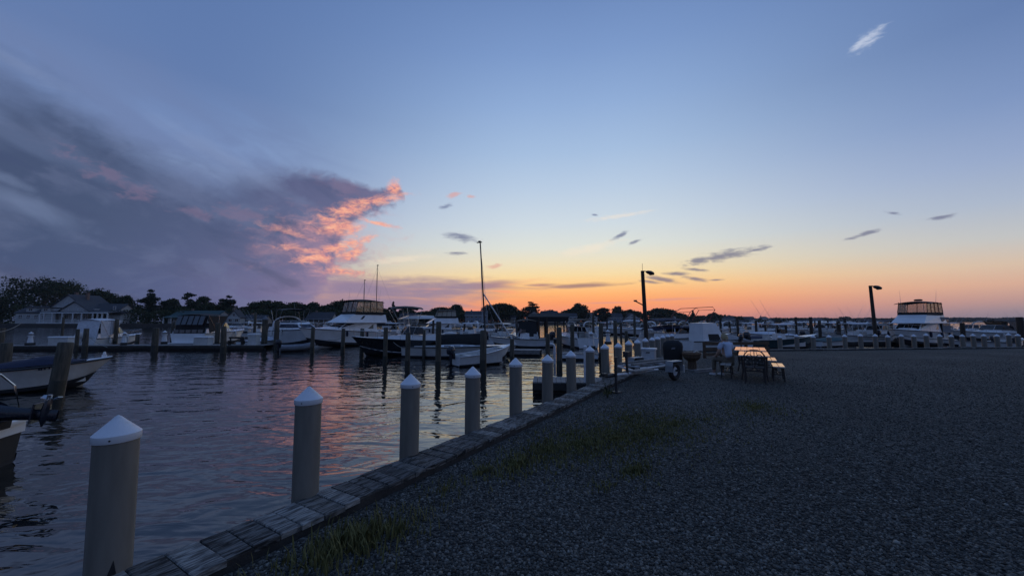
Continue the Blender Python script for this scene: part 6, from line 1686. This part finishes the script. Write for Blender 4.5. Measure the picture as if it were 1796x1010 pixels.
for i in range(9):
    ph = -.25 + (math.pi / 2 + .25) * i / 8
    rows.append([(.085 + .118 * math.cos(ph) * math.cos(a) - .012 - (.02 if math.cos(a) > .3 else 0), .100 * math.cos(ph) * math.sin(a), 1.255 + .105 * math.sin(ph) - (.06 * (1 - i / 8) * (math.cos(a) < .2)) + (.07 * (1 - i / 8) * max(0, math.cos(a)))) for a in [2 * math.pi * k / 18 for k in range(18)]])
b.grid(rows, True); b.f.append(tuple(144 + k for k in range(18))); b.build('hair', hairm, pr, True)
b = MB()
for sy in (1, -1): b.lathe([(.004, 0), (.009, .004), (.004, .008)], 8, (.180, sy * .032, 1.25))
b.build('eyes', MT['rubber'], pr)
b = MB(); b.box((.178, 0, 1.195), (.012, .045, .008)); b.build('mouth', mat('lip', (.30, .12, .10), .5), pr)

# ------------------------------------------------------------------ mooring lines
def line(label, a, b_, sag=.25, r_=.014):
    a, b_ = Vector(a), Vector(b_); P = []
    for i in range(9):
        t = i / 8; p = a.lerp(b_, t); p.z -= sag * 4 * t * (1 - t); P.append(p)
    tag(MB().tube(P, r_, 5).build('mooring_line', MT['rope'], None, True), label, 'rope', 'mooring lines')
bowp = wat(190, 640); bowp.z = .2; pl2 = at(156, 590, wat(156, 618).y); 
line('pale line slanting from the runabout bow up to the stout piling', (bowp.x - .25, bowp.y + .1, .28), (pl2.x, pl2.y, pl2.z), .1)
q = at(0, 590, 20); line('pale line rising from the left edge toward the dock', at(-20, 585, 15), at(38, 566, 30), .15)
line('pale line from black hulled bow to its nearest piling', at(690, 600, 27), at(717, 612, wat(717, 650).y), .1)
line('line from the skiff bow to the dark piling', at(890, 612, 23.5), at(898, 606, 23.0), .05)
line('line between the flybridge bow and its left piling', at(575, 596, 31.5), at(604, 590, wat(604, 619).y), .12)

# ------------------------------------------------------------------ evening air
def haze_box():
    b = MB(); b.box((0, 600, 10.9), (5000, 2080, 28))
    m = bpy.data.materials.new('evening_air'); m.use_nodes = True; nt = m.node_tree; nt.nodes.clear()
    o = nt.nodes.new('ShaderNodeOutputMaterial'); v = nt.nodes.new('ShaderNodeVolumePrincipled')
    v.inputs['Color'].default_value = (.82, .86, .92, 1); v.inputs['Density'].default_value = .00012; v.inputs['Anisotropy'].default_value = .2
    nt.links.new(v.outputs[0], o.inputs['Volume'])
    tag(b.build('haze', m), kind='stuff')
haze_box()
